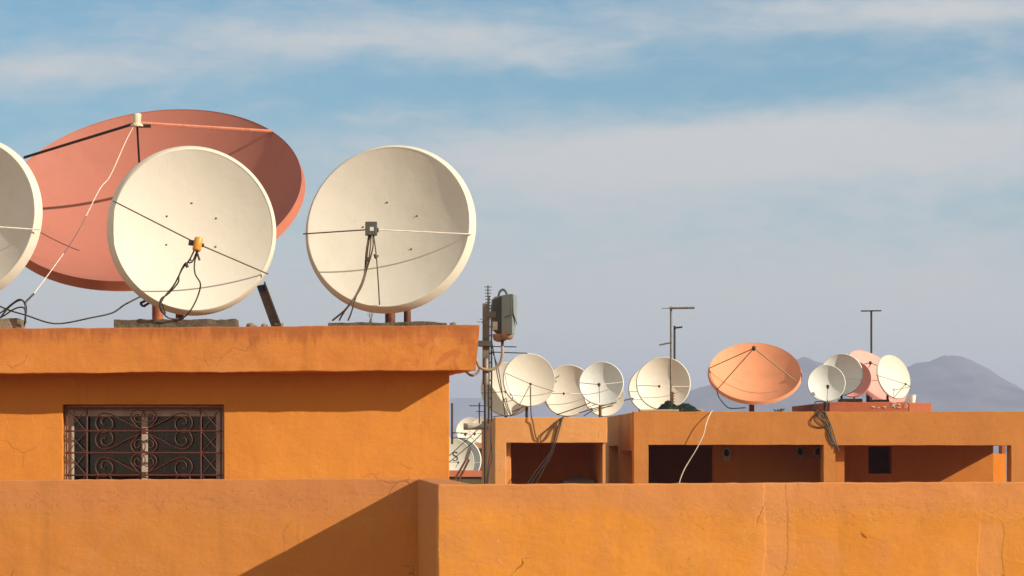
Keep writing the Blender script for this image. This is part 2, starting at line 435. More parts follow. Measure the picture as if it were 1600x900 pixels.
# ------------------------------------------------------------------ house with window, under the big dishes
hs = thing('rooftop_house', 'orange house with thick flat roof slab and a grilled window', 'house', (-1.5, DH, CZ-1.2))
xh0, xh1 = -6.5, XW(702, DH); ZE = ZW(578.5, 20.65)
wx0, wx1, wz1, wz0 = XW(98,DH), XW(350,DH), ZW(632,DH), CZ-.42
w = MB(); w.panel('x', xh0, xh1, CZ-1.195, ZE+.02, DH, DH+.2, holes=[(wx0,wx1,wz0,wz1)], cell=.06, amp=.006, seed=5., edge=.002, freq=3.5)
w.build('wall', M['house'], hs, bevel=.005)
w = MB(); w.panel('y', DH+.203, 27, CZ-1.195, ZE+.02, xh1-.2, xh1-.004, cell=.3, amp=.004, seed=6.)
w.panel('x', xh0, xh1-.205, CZ-1.195, ZE+.02, 26.8, 27, cell=.5)
w.panel('y', DH+.203, 26.79, CZ-1.195, ZE+.02, xh0, xh0+.2, cell=.5)
w.build('side_wall', M['house'], hs)
DS = 20.65; ZR = ZW(508, DS); XS = XW(749.5, DS)
SL = .0068     # the slab climbs a little to the right
def slabwarp(v):
    x = v.x
    k = (x+7)/(7+1.157)
    x -= max(0, v.y-20.65)*.115*k**8
    x -= .03*k**20*(1-(v.z-ZE)/(ZR-ZE))
    return Vector((x, v.y, v.z + SL*(v.x-1.15)))
w = MB()
def slab():
    nx, nz, ny = 160, 9, 30
    xs = [-7+(XS+7)*(1-(1-i/nx)**1.6) for i in range(nx+1)]; zs = [ZE+(ZR-ZE)*j/nz for j in range(nz+1)]; ys = [DS+(27.4-DS)*(j/ny)**1.6 for j in range(ny+1)]
    def jit(x, y, z, e):
        n = noise.noise_vector(Vector((x*4, y*4, z*4+3))); n2 = noise.noise_vector(Vector((x*16, y*16, z*16)))
        q = slabwarp(Vector((x, y, z)))
        return q + Vector(n)*.007 + Vector(n2)*(.004 if e else .0015)
    def sheet(a, b, fn):
        vs = [fn(p, q) for p in a for q in b]; nb_ = len(b)
        return vs, [(i*nb_+j, (i+1)*nb_+j, (i+1)*nb_+j+1, i*nb_+j+1) for i in range(len(a)-1) for j in range(nb_-1)]
    for k in (0, 1):
        w.add(*sheet(xs, zs, lambda x, z: jit(x, ys[0] if k == 0 else ys[-1], z, z in (zs[0], zs[-1]))))
        w.add(*sheet(xs, ys, lambda x, y: jit(x, y, zs[0] if k == 0 else zs[-1], y == ys[0])))
        w.add(*sheet(ys, zs, lambda y, z: jit(xs[0] if k == 0 else xs[-1], y, z, True)))
slab()
for i, v in enumerate(w.v): pass
# identical coordinates on shared edges need identical jitter: snap by rounding the un-jittered key
w.build('roof_slab', M['eave'], hs, bevel=.007)
# window
fo = MB()
yf = DH+.115
fx0, fx1, fz1 = wx0+.035, wx1-.06, wz1-.035
def fr(mb, x0, x1, z0, z1, y0, y1): mb.box((x0,y0,z0),(x1,y1,z1))
fr(fo, fx0-.03, fx1+.055, fz1-.005, fz1+.03, yf, yf+.06)          # head
fr(fo, fx0-.03, fx0+.045, wz0, fz1-.007, yf, yf+.06)
fr(fo, fx1-.01, fx1+.055, wz0, fz1-.007, yf, yf+.06)
win = fo.build('window', M['frame'], hs, bevel=.003)
sa = MB(); xm = XW(224, DH)
fr(sa, fx0+.047, fx1-.012, fz1-.060, fz1-.009, yf+.012, yf+.045)
fr(sa, xm-.025, xm+.027, wz0, fz1-.062, yf+.008, yf+.05)
sa.build('sash', M['frame'], win, bevel=.003)
for a, b in ((fx0+.047, xm-.027), (xm+.029, fx1-.012)):
    q = MB(); q.box((a, yf+.025, wz0), (b, yf+.031, fz1-.062)); q.build('pane', M['glass'], win)
cu = MB()
vs, fs = [], []
for i in range(41):
    for j in range(2):
        vs.append((fx0+.20+.62*i/40, DH+.27+.025*math.sin(i*1.1), wz0-.1 + j*.80))
fs = [(i*2, i*2+2, i*2+3, i*2+1) for i in range(40)]
cu.add(vs, fs, True); cu.build('pane_reflection_sheet', simple('brown_reflection', (.26,.14,.085), .9), hs, recalc=False)  # brown sheet added behind the panes; its colour stands in for reflections
gr = MB(); yg = DH+.03; K = DH/F
def G(px, py): return P(px, py, DH) + Vector((0, .03, 0))
def rail(a, b, r=.008): gr.tube([G(*a), G(*b)], r, 6)
for x in (103.5, 135, 313.5, 345): rail((x,637.5),(x,790), .0085 if x in (135,313.5) else .0075)
rail((101,637.5),(347.5,637.5), .0078)
for y in (673.5, 707.5, 742.5, 777): rail((101,y),(348,y), .0078)
rows = (639, 673.5, 707.5, 742.5, 777)
for y0, y1 in zip(rows, rows[1:]):
    for a, b in ((104,134),(314,344)):
        rail((a,y0),(b,y1), .0036); rail((a,y1),(b,y0), .0036)
def scroll_big(cy, sx, sy):
    pts = [(222.5, cy-2.5)]
    def at(th, r): return (163 - r*math.sin(th), cy-13.2 - r*math.cos(th))
    pts += [(196, cy-14), (178, cy-24.2)]
    for k in range(0, 29):
        th = -.15 + k/28*(2*PI*1.55); r = 14.8*(1-.0*k) if k < 8 else 14.8*(1-(k-8)/20)**.9 + 1.3
        pts.append(at(th, r))
    return [((224+sx*(x-224)), cy+sy*(y-cy)) for x, y in pts]
def scroll_small(cy, sx, sy):
    pts = [(222, cy-2.2), (214, cy-7)]
    for k in range(0, 26):
        th = k/25*(2*PI*1.5); r = 11.2 if k < 7 else 11.2*(1-(k-7)/18.)**.9 + 1.2
        pts.append((215.2 - r*math.cos(th-.35), cy-22.3 - r*.98*math.sin(th-.35)))
    return [((224+sx*(x-224)), cy+sy*(y-cy)) for x, y in pts]
for cy in (673.5, 742.5):
    for sx in (1,-1):
        for sy in (1,-1):
            gr.tube([G(*p) for p in scroll_big(cy, sx, sy)], .0047, 6, True, step=3)
            gr.tube([G(*p) for p in scroll_small(cy, sx, sy)], .0047, 6, True, step=3)
    c = G(224, cy); gr.box((c.x-.017, c.y-.016, c.z-.026), (c.x+.017, c.y+.016, c.z+.026))
gr.build('grille', M['grille'], win)

# ------------------------------------------------------------------ satellite dishes
def dish(name, label, cx, cy, D, Rpx, az, el, fD, mats, base_z, feed=None, fw=.5, rods=(), lnb='dark', group=None, seg=72,
         lip=.035, lipd=.06, pole=None, bolts=0, stalk=None, feedsize=1., roll=0.):
    """cx, cy, Rpx: where the rim centre is seen and how large; az, el: where the dish points (degrees, az to the right of the viewer)"""
    mref, mrim, mrod, mpole = mats
    c = P(cx, cy, D); R = Rpx*D/F
    a, e = math.radians(az), math.radians(el)
    n = Vector((math.sin(a)*math.cos(e), -math.cos(a)*math.cos(e), math.sin(e)))
    xa = Vector((0,0,1)).cross(n).normalized(); ya = n.cross(xa)
    Mx = Matrix((xa, ya, n)).transposed().to_4x4(); Mx.translation = c
    Ri = R - lip*R; f = fD*2*Ri; dep = Ri*Ri/(4*f)
    px = pole[0] if pole else cx
    bx = c - n*(dep+.1*R)
    base = Vector((XW(px, D+.0) if pole else bx.x, bx.y, base_z))
    t = thing(name, label, 'satellite dish', base, group)
    mb = MB(); N = 14
    prof = [(0.0005, -dep)] + [(Ri*k/N, -dep+dep*(k/N)**2) for k in range(1, N+1)]
    back = [(Ri*1.002, -.012*R)] + [(Ri*k/N, -dep+dep*(k/N)**2-.012*R-.004) for k in range(N-1, 0, -1)] + [(0.0005, -dep-.012*R-.004)]
    mb.lathe(prof+back, seg, Mx); ref = mb.build('reflector', mref, t, sharp=50)
    rm = MB(); ld = lipd*R
    rm.lathe([(Ri*1.0005,.002),(Ri+lip*R*.14,.005*R),(Ri+lip*R*.30,-.002*R),(R*.995,-ld*.86),(R,-ld),(R*.985,-ld),(Ri*1.004,-.02*R)], seg, Mx, closed=True)
    rm.build('rim', mrim, t, sharp=35)
    def onplane(px_, py_, wv):
        r = P(px_, py_, 1) - Vector((0,0,CZ)); r = Vector((r.x, 1, r.z)); o = Vector((0,0,CZ))
        tt = (wv + (c-o).dot(n))/r.dot(n); return o + r*tt
    fp = None
    if feed:
        fp = onplane(*feed, fw*R)
        for rr in rods:
            ep = onplane(*rr[:2], .004)
            mat = rr[2] if len(rr) > 2 else mrod
            d = (fp-ep)
            q = MB(); q.tube([ep, fp-d.normalized()*.02], max(.006, .0085*R) if len(rr) < 4 else rr[3], 6)
            q.build('feed_arm', mat, t)
        s = .055*R*feedsize if R > .4 else .09*R*feedsize
        q = MB(); 
        if lnb == 'orange':
            ax = Vector((-.16,-.25,-.9)).normalized(); u = ax.orthogonal().normalized(); w_ = ax.cross(u)
            Mf = Matrix((u, w_, ax)).transposed().to_4x4(); Mf.translation = fp
            q.lathe([(.001,-.055),(.022,-.055),(.034,-.048),(.036,-.03),(.036,.052),(.030,.060),(.001,.060)], 20, Mf)
            q.build('feed', M['lnb'], t)
            q = MB(); q.bar(fp+Vector((-.075,.01,.012)), fp+Vector((-.03,.01,.006)), .03, .045); q.build('feed_clamp', M['dark'], t); q = MB(); q.bar(fp+Vector((.03,.01,-.01)), fp+Vector((.05,.01,-.012)), .02,.03)
            q.build('feed_clamp', M['dark'], t)
        elif lnb == 'box':
            q.box((fp.x-.050, fp.y-.05, fp.z-.052), (fp.x+.050, fp.y+.03, fp.z+.062)); q.build('feed', M['greyd'], t, bevel=.006)
            q = MB(); q.box((fp.x-.012, fp.y-.0535, fp.z-.016), (fp.x+.020, fp.y-.0505, fp.z+.016)); q.build('feed_label', M['sticker'], t)
            q = MB(); q.box((fp.x+.045, fp.y-.01, fp.z-.025), (fp.x+.062, fp.y+.02, fp.z+.012)); q.build('feed_clamp', M['dark'], t)
        elif lnb == 'horn':
            q.lathe([(.001,.085),(.038,.085),(.042,.07),(.036,.0),(.060,-.02),(.060,-.035),(.001,-.035)], 18, Matrix.Translation(fp)); q.build('feed', M['lnbw'], t)
            q = MB(); q.bar(fp+Vector((.02,0,-.03)), fp+Vector((.13,0,-.03)), .02, .03); q.build('feed_clamp', M['dark'], t)
        else:
            q.lathe([(.001,.8*s),(.55*s,.8*s),(.8*s,.3*s),(.7*s,-.5*s),(.4*s,-.6*s),(.35*s,-1.1*s),(.001,-1.1*s)], 12, Matrix.Translation(fp)); q.build('feed', M['dark'], t)
    if stalk and fp is not None:
        q = MB(); q.tube([fp, onplane(*stalk, .02)], .012*R, 6); q.build('feed_arm', M['dark'], t)
    if bolts:
        rb = random.Random(int(cx))
        for k in range(bolts):
            an = 2*PI*k/bolts+.5; rr = Ri*.36
            for dx in ((0,) if k % 2 else (0,)):
                z = -dep+dep*.36**2
                pt = Mx @ Vector((rr*math.cos(an), rr*math.sin(an), z))
                q = MB(); Mb = Mx.copy(); Mb.translation = pt
                q.lathe([(.0005,.006),(.0065,.006),(.009,.0),(.009,-.002)], 8, Mb); q.build('bolt', M['rust'], t)
    # mount: bracket behind the dish, a pole and a foot
    bk = c - n*(dep+.075*R)
    q = MB(); q.lathe([(.001,.055*R),(.16*R,.055*R),(.16*R,.03*R),(.06*R,-.05*R),(.001,-.05*R)], 16, Matrix.Translation(bk) @ Mx.to_3x3().to_4x4())
    q.bar(bk, Vector((base.x, bk.y+.20*R, bk.z-.05*R)), .09*R, .09*R)
    q.build('mount_bracket', mpole, t)
    pr = pole[1] if pole else .055*R
    py_ = bk.y+.20*R
    q = MB(); q.tube([(base.x, py_, base_z), (base.x, py_, bk.z+.05*R)], pr, 12); q.build('pole', mpole, t)
    q = MB(); q.lathe([(.001,0),(pr*3,0),(pr*3,.012),(pr*1.3,.02),(.001,.02)], 12, Matrix.Translation((base.x, py_, base_z))); q.build('base_plate', mpole, t)
    return t, fp, Mx, onplane
WH = (M['cream'], M['cream_rim'], M['rod'], M['rust'])
FGRP = 'large satellite dishes on the house roof'
zr = lambda x: ZR + SL*(x-1.15) + .004
tA, fA, mA, oA = dish('satellite_dish', 'large cream dish with a dark square feed, nearest the grey radio unit', 606.5, 353.5, 21.75, 137, -14, 11, .64, WH, zr(.4),
    (580,358.5), .42, ((474,365.5),(737,366,M['whiterod'])), 'box', FGRP, 128, .065, .105, (611, .044), 5)
q = MB(); xp = XW(636.5, 22.2); q.tube([(xp,22.2,zr(.5)),(xp,22.2,zr(.5)+.5)], .031, 12); q.build('rear_post', M['rust'], tA)
tB, fB, mB_, oB = dish('satellite_dish', 'large cream dish with an orange feed, in front of the big salmon dish', 302, 358.5, 21.55, 134, 11, 3, .58, WH, zr(-1),
    (309,381), .80, ((177,314),(418.5,428)), 'orange', FGRP, 128, .065, .105, (277, .035), 6)
q = MB(); q.bar((XW(408,21.9), 21.9, ZW(446,21.9)), (XW(432.5,20.76), 20.76, zr(-.4)-.012), .075, .012, (0,-1,.3)); q.bar((XW(414.5,21.9), 21.86, ZW(447,21.9)), (XW(439,20.76), 20.72, zr(-.4)-.012), .012, .075, (0,-1,.3)); q.build('support_strut', M['darkrust'], tB)
tC, fC, mC, oC = dish('satellite_dish', 'large cream dish cut off by the left edge of the view', -66, 340, 21.6, 136, -15, 9, .54, WH, zr(-3),
    (-70,350), .42, ((62.5,359,M['whiterod']),(-195,352)), 'box', FGRP, 128, .065, .10, None, 4)
PK = (M['pink'], M['pinkrim'], M['rust'], M['orangepipe'])
tD, fD_, mD, oD = dish('satellite_dish', 'huge salmon pink dish tilted upwards behind the cream ones', 235, 300, 24.6, 242, -9, 50, .30, PK, zr(-1.5),
    (214,192), .60, ((38,246,M['dark'],.014),(424,205,M['pinkrod'],.016),(222,330,M['dark'],.010)), 'horn', FGRP, 144, .02, .06, (238, .056))

def cable(label, pts, r, mat='cable', group=None, name='cable', spline=True, n=6):
    mb = MB(); mb.tube(pts, r, n, spline); return tag(mb.build(name, M[mat]), label, 'cable', group)
def bundle(label, lists, r, mat='cable', group=None):
    mb = MB()
    for pts in lists: mb.tube(pts, r, 6, True)
    return tag(mb.build('cable_bundle', M[mat]), label, 'cable', group)

# feed cables of the large dishes
yA = fA.y
bundle('brown feed cables hanging from the dark square feed onto the roof edge',
  [[P(576,368,yA), P(572,395,yA), P(569,430,yA+.03), P(560,455,20.9), P(540,483,20.85), P(521,500,20.95)],
   [P(580,368,yA), P(577,400,yA), P(568,440,yA+.02), P(556,463,20.88), P(538,487,20.85), P(530,500.5,20.95)],
   [P(583,368,yA), P(582,390,yA), P(570,430,yA+.02), P(557,462,20.9), P(549,488,20.86), P(544,500.5,20.95)],
   [P(578,368,yA), P(575,385,yA+.02), P(571,420,yA+.03), P(563,447,20.92), P(545,478,20.87), P(519,501,20.95)]], .0068, 'browncable')
cable('single brown rod of cable from the dark square feed to the dish bottom', [P(584,368,yA), P(588,400,yA+.02), P(591,440,yA+.05), P(593,476,oA(593,476,.01).y)], .006, 'browncable')
yB = fB.y
bundle('black feed cables hanging from the orange feed in loose loops',
  [[P(304,390,yB), P(296,406,yB), P(285,420,yB), P(272,445,yB+.02), P(256,465,20.95), P(251,480,20.9), P(262,496,20.95), P(284,499,21.0)],
   [P(308,392,yB), P(300,409,yB), P(289,412,yB), P(280,430,yB), P(278,442,yB), P(263,459,20.97), P(251,468,20.9), P(251,484,20.9), P(258,490,20.95), P(253,474,20.95)],
   [P(309,392,yB), P(304,410,yB), P(305,428,yB), P(313,443,yB+.02), P(310,460,21.0), P(302,478,20.95), P(292,492,20.95), P(281,499,21.0)]], .0072, 'cable')
cable('pale wire strung from the salmon dish feed down to the roof', [fD_+Vector((-.03,0,-.03)), P(196,222,23.3), P(172,275,22.8), P(155,297,22.6), P(120,365,22.0), P(82,420,21.4), P(53,459,21.0)], .0042, 'whitecable')
cable('dark wire tail joining the pale wire to the left concrete block', [P(53,459,21.0), P(46,466,20.95), P(40,474,20.9), P(40,495,20.9), P(38,508,20.95)], .008, 'cable')
bundle('tangle of black cables looping over the left concrete block',
  [[P(-20,500,20.95), P(2,488,20.95), P(20,474,20.95), P(30,468,20.9), P(38,472,20.9), P(41,482,20.9), P(39,500,20.9)],
   [P(-20,506,20.9), P(5,494,20.9), P(20,484,20.9), P(32,480,20.88), P(39,484,20.88), P(40,505,20.9)],
   [P(0,497,20.98), P(14,480,20.96), P(28,470,20.95), P(36,470,20.93), P(40,478,20.92)]], .0072)
cable('black cable sagging from the left concrete block to the orange-feed dish', [P(-10,474,21.0), P(15,485,21.0), P(42,493,21.0), P(75,504,21.0), P(100,505,21.05), P(140,497,21.1), P(175,489,21.2), P(195,476,21.3), P(220,463,21.4)], .0072)
q = MB(); a, b, c_ = P(235,466,21.75), P(219,474,21.75), P(224,479,21.75)
q.bar(a, b, .02, .02); q.bar(b, c_, .02, .02); q.bar(c_, P(238,470,21.75), .02, .02); q.build('mount_hook', M['dark'], tB)

for lab_, ps_ in (('small black plug on the brown leads under the dark square feed', ((574.5,402,yA-.01),(571.5,409,yA-.01))), ('small black plug dangling on the right lead of the dark square feed', ((585.5,397,yA-.01),(588,404,yA-.01))),
                  ('small black plug on the loose loops under the orange feed', ((290.5,410,yB-.01),(293,418,yB-.01))), ('short black lead end hanging beside the orange feed', ((308,395,yB-.01),(312,407,yB-.01)))):
    mb = MB(); mb.tube([P(*ps_[0]), P(*ps_[1])], .013 if 'plug' in lab_ else .009, 8); tag(mb.build('cable_plug', M['cable'], bevel=.003), lab_, 'plug')
# crumbs of mortar along the roof edge
rc = random.Random(11)
for k_, (px_, lab_) in enumerate(((412,'crumb of mortar left of the leaning steel strut foot'),(436,'larger crumb of mortar right of the leaning steel strut foot'),(708,'crumb of mortar right of the low mossy concrete block'),(392,'crumb of mortar just right of the long dark concrete block'))):
    D_ = 20.78; c_ = P(px_, 509, D_); c_.z = zr(c_.x)+.008
    mb = MB(); vs = []
    for i in range(5):
        for j in range(8):
            th, ph = PI*i/4, 2*PI*j/8; r_ = (.022+.008*(k_ % 2))*(1+rc.uniform(-.3,.3))
            vs.append(c_+Vector((r_*1.4*math.sin(th)*math.cos(ph), r_*math.sin(th)*math.sin(ph), r_*.8*math.cos(th))))
    mb.add(vs, [(i*8+j, i*8+(j+1)%8, (i+1)*8+(j+1)%8, (i+1)*8+j) for i in range(4) for j in range(8)])
    tag(mb.build('mortar_crumb', M['conc']), lab_, 'rubble', 'mortar crumbs on the roof edge')
# concrete blocks on the slab
def block(label, px0, px1, py, D, depth, mat, seed, hgt=None):
    x0, x1 = XW(px0,D), XW(px1,D); z1 = ZW(py,D); z0 = zr((x0+x1)/2)-.006
    mb = MB(); nx = max(3, int((x1-x0)/.035)); nz, ny = 4, 6
    def q(x, y, z):
        n = Vector(noise.noise_vector(Vector((x*9, y*9, z*9+seed)))); n2 = Vector(noise.noise_vector(Vector((x*28, y*28, z*28+seed))))
        return Vector((x, y, z)) + n*.012 + n2*.006
    xs = [x0+(x1-x0)*i/nx for i in range(nx+1)]; zs = [z0+(z1-z0)*i/nz for i in range(nz+1)]; ys = [D+depth*i/ny for i in range(ny+1)]
    def sheet(a, b, fn):
        o = len(b); mb.add([fn(p, r) for p in a for r in b], [(i*o+j,(i+1)*o+j,(i+1)*o+j+1,i*o+j+1) for i in range(len(a)-1) for j in range(o-1)])
    for e in (0,-1):
        sheet(xs, zs, lambda x, z: q(x, ys[e], z)); sheet(xs, ys, lambda x, y: q(x, y, zs[e])); sheet(ys, zs, lambda y, z: q(xs[e], y, z))
    return tag(mb.build('concrete_block', M[mat], bevel=.004), label, 'concrete block', 'concrete footings along the roof edge')
block('long dark concrete block under the cream dish with orange feed', 178, 371, 499, 21.0, .35, 'conc2', 1)
block('low mossy concrete block under the dish with dark square feed', 513, 699, 503.5, 21.0, .4, 'conc2', 2)
block('rough pale concrete block at the left edge of the roof', -60, 33, 498.5, 20.95, .3, 'conc', 3)
rr = random.Random(3)
sp = MB(); b0 = P(578,503.5,21.05)
for k in range(7):
    e = b0+Vector((rr.uniform(-.04,.04), rr.uniform(-.03,.03), rr.uniform(.05,.11))); sp.tube([b0+Vector((rr.uniform(-.02,.02),0,-.01)), (b0+e)/2+Vector((.008,0,.01)), e], .0022, 5, True)
tag(sp.build('weed_sprig', simple('dry_weed', (.20,.17,.08), .9)), 'dry weed sprig growing from the low mossy concrete block', 'weed')

# ------------------------------------------------------------------ grey radio unit on its mast by the slab corner
DM = 20.95
ru = thing('radio_unit', 'grey plastic radio unit on a flat steel mast at the slab corner', 'radio unit', (XW(758.5,DM), DM, ZW(602,DM)))
q = MB(); q.box((XW(754,DM), DM-.02, ZW(560,DM)), (XW(763,DM), DM+.02, ZW(474,DM))); q.build('mast', M['mast'], ru, bevel=.003)
q = MB(); q.lathe([(.001,0),(.026,0),(.026,.21),(.022,.215),(.001,.215)], 16, Matrix.Translation((XW(758.8,DM), DM, ZW(601,DM)))); q.build('mast_foot', M['mast'], ru)
q = MB(); q.box((XW(744,20.9), 20.86, ZW(541,DM)), (XW(766,DM), 20.925, ZW(533,DM))); q.build('wall_bracket', M['greyd'], ru)
q = MB(); q.box((XW(761,DM), DM-.035, ZW(497,DM)), (XW(775,DM), DM+.03, ZW(487,DM))); q.build('arm', M['mast'], ru, bevel=.004)
def prism(mb, poly, y0, y1):
    n = len(poly); vs = [P(x,y,DM)+Vector((0,y0,0)) for x,y in poly]+[P(x,y,DM)+Vector((0,y1,0)) for x,y in poly]
    mb.add(vs, [tuple(range(n)), tuple(range(2*n-1,n-1,-1))]+[(i,(i+1)%n,n+(i+1)%n,n+i) for i in range(n)])
q = MB(); prism(q, ((769,468),(773,464),(785,462),(786,522),(777,521),(771,516),(768,490)), -.03, .10); body = q.build('back_shell', M['greyd'], ru, bevel=.006)
q = MB()
# front shell: a corner-on box with facetted cheeks
z0, z1 = ZW(524,DM), ZW(461,DM); 
ring = lambda py, s, dy: [P(783,py,DM)+Vector((0,.06,0)), P(783,py,DM)+Vector((0,-.10,0)), P(797,py+dy,DM)+Vector((0,-.17,0)), P(807-s,py+dy*.3,DM)+Vector((0,-.05,0)), P(806-s,py,DM)+Vector((0,.07,0))]
rs = [ring(462.5,0,-1.5), ring(470,-.5,0), ring(500,.5,0), ring(522,3.5,2.5)]
vs = [v for r_ in rs for v in r_]; fs = [tuple(range(5))[::-1], tuple(range(15,20))]
for i in range(3):
    for k in range(5): fs.append((i*5+k, i*5+(k+1)%5, (i+1)*5+(k+1)%5, (i+1)*5+k))
q.add(vs, fs); q.build('front_shell', M['grey'], ru, bevel=.006)
q = MB(); 
def tri(pts, off): 
    n = len(pts); vs = [P(x,y,DM)+Vector((0,yy,0)) for x,y,yy in pts]; q.add(vs+[v+off for v in vs], [tuple(range(n)), tuple(range(2*n-1,n-1,-1))]+[(i,(i+1)%n,n+(i+1)%n,n+i) for i in range(n)])
tri(((786,497,-.118),(793.5,463,-.152),(795,494,-.166)), Vector((-.004,-.008,0)))
tri(((798.5,462,-.166),(799,491,-.165),(806,508,-.075)), Vector((.006,-.008,0)))
q.build('shell_rib', M['grey'], ru)
q = MB(); q.tube([P(797.5,461.5,DM)+Vector((0,-.178,0)), P(797.5,524,DM)+Vector((0,-.178,0))], .004, 6); q.build('shell_seam', M['greyd'], ru)
q = MB(); q.tube([P(779,463,DM), P(781,456,DM), P(786,452.5,DM), P(790.5,456,DM), P(792,462,DM)], .010, 8, True); q.build('handle', M['greyd'], ru)
q = MB(); q.lathe([(.001,-.045),(.03,-.043),(.052,-.03),(.06,0),(.06,.02),(.001,.02)], 18, Matrix.Translation(P(781,526,DM)+Vector((0,-.02,0)))); q.build('lower_dome', M['amber'], ru)
q = MB(); q.lathe([(.001,-.035),(.03,-.033),(.045,-.02),(.05,0),(.05,.03),(.001,.03)], 18, Matrix.Translation(P(792,525,DM)+Vector((0,-.08,0)))); q.build('lower_dome', M['amber'], ru)
q = MB(); q.box((XW(769.5,DM), DM-.045, ZW(516,DM)), (XW(777,DM), DM-.031, ZW(503,DM))); q.build('cover_plate', M['lnbw'], ru)
q = MB(); q.tube([P(785,532,DM-.06), P(785,542,DM-.06)], .012, 8); q.build('gland', M['dark'], ru)
cable('beige conduit hose curling from the grey radio unit to the slab', [P(785,541,DM-.06), P(785,553,DM-.06), P(782,566,DM-.05), P(774,575,DM-.04), P(762,578,DM-.04), P(750,574,DM-.03), P(746,567,DM)], .0125, 'hose', name='conduit_hose', n=10)
cable('dark conduit hose looping below the slab corner', [P(744,562,DM+.1), P(748,570,DM+.1), P(749,578,DM+.1), P(743,585,DM+.1), P(736,586.5,DM+.1), P(730,582,DM+.15), P(722,577,DM+.3)], .011, 'hose', name='conduit_hose', n=10)

# ------------------------------------------------------------------ middle building
DMB = 44.6
ZM = ZW(652, DMB)
mbld = thing('flat_roofed_house', 'orange flat-roofed house with one wide open bay, carrying five pale dishes', 'house', (XW(860,DMB), DMB, 0))
mx0, mx1 = XW(773,DMB), XW(949,DMB)
w = MB(); w.panel('x', mx0, mx1, CZ-3.2, ZM, DMB, DMB+.25, holes=[(XW(791,DMB), mx1+1, CZ-.62, ZW(692,DMB))], cell=.12, amp=.008, seed=21, edge=.006, freq=1.6)
w.build('wall', M['mid'], mbld, bevel=.012)
w = MB(); w.panel('y', DMB+.255, 48.6, CZ-3.2, ZM-.01, mx0+.004, mx0+.3, cell=.2, amp=.008, seed=22, edge=.006, freq=1.6)
w.build('side_wall', M['mid'], mbld, bevel=.012)
w = MB(); w.panel('x', mx0+.31, mx1+.25, CZ-3.2, ZM-.25, DMB+2.6, DMB+2.8, cell=.3, amp=.01, seed=23); w.build('back_wall', M['bright'], mbld)
w = MB(); w.box((mx0+.31, DMB+.26, ZM-.24), (mx1-.02, 48.6, ZM-.02)); w.build('roof', M['mid'], mbld)
w = MB(); w.box((mx1-.055, DMB+.256, CZ-2.59), (mx1-.004, DMB+2.59, ZM-.245)); w.build('end_wall', M['mid'], mbld)
w = MB(); w.box((mx0+.31, DMB+.0, CZ-2.75), (mx1, DMB+2.59, CZ-2.6)); w.build('floor_slab', M['tile'], mbld)
w = MB(); w.box((mx0, DMB, 0), (mx1, 48.6, CZ-3.21)); w.build('lower_storeys', M['mid'], mbld)
q = MB(); q.lathe([(.045,0),(.055,0),(.062,-.46),(.045,-.46)], 18, Matrix.Translation((mx0+.02,46.6,ZW(666.5,46.6))) @ Matrix.Rotation(PI/2,4,'Y') , closed=True)
q.build('drain_spout', M['spout'], mbld)
GC = 'dishes on the middle roof'
WM = (M['white'], M['white'], M['rod'], M['dark'])
dish('satellite_dish', 'white dish at the left of the middle roof, overlapping the dish that it shades', 827, 593.5, 45.25, 42, 9, 3, .46, WM, ZM-.02, (829,600), .5, ((790,583),(866,612),(811,634)), 'dark', GC)
dish('satellite_dish', 'half-shaded cream dish behind the leftmost dish of the middle roof', 793.5, 608, 45.80, 42.5, 6, 4, .46, WM, ZM-.02, (790,612), .5, ((752,614),(834,615)), 'dark', GC)
dish('satellite_dish', 'cream dish between the overlapping pair and the cool white dish', 887, 610, 46.7, 41, -6, 6, .40, WM, ZM-.02, (881,615), .45, ((848,615),(926,615,M['whiterod'])), 'dark', GC)
dish('satellite_dish', 'cool white dish with a vertical dark stalk, right end of the middle roof', 939.5, 599, 45.05, 35, -9, 8, .36, (M['cool'],M['cool'],M['rod'],M['rust']), ZM-.02, (936,601), .45, ((906,598),(973,597,M['whiterod'])), 'dark', GC, pole=(940,.027), stalk=(937,629))
dish('satellite_dish', 'cream dish low behind the cool white dish, mostly hidden by it', 944, 618, 45.6, 33, 10, 4, .46, WM, ZM-.02, (946,628), .45, ((918,636),(970,622)), 'dark', GC)
yb = DMB-.03
bundle('dark cables bundled over the front of the middle house and into its bay',
  [[P(884,651,DMB+.3), P(878,653,yb), P(872,668,yb), P(866,690,yb), P(858,712,yb), P(845,733,yb), P(832,752,yb), P(822,775,yb)],
   [P(886,651,DMB+.3), P(879,654,yb), P(874,670,yb), P(868,692,yb), P(861,712,yb), P(851,730,yb), P(838,755,yb), P(830,775,yb)],
   [P(885,651,DMB+.3), P(877,655,yb), P(870,672,yb), P(865,692,yb), P(859,708,yb), P(843,728,yb), P(826,753,yb), P(818,775,yb)]], .0105)
bundle('thin brown cable loop hanging against the middle house front',
  [[P(880,652,DMB+.1), P(874,656,yb), P(860,668,yb), P(848,678,yb), P(844,686,yb), P(847,690,yb), P(855,683,yb), P(864,668,yb), P(872,657,yb)],
   ], .011, 'browncable')
cable('thin brown wire hanging from the leftmost middle dish down the house front', [P(829,604,45.03), P(829,625,44.9), P(830,648,yb), P(833,662,yb), P(837,682,yb), P(841,688,yb)], .011, 'browncable')

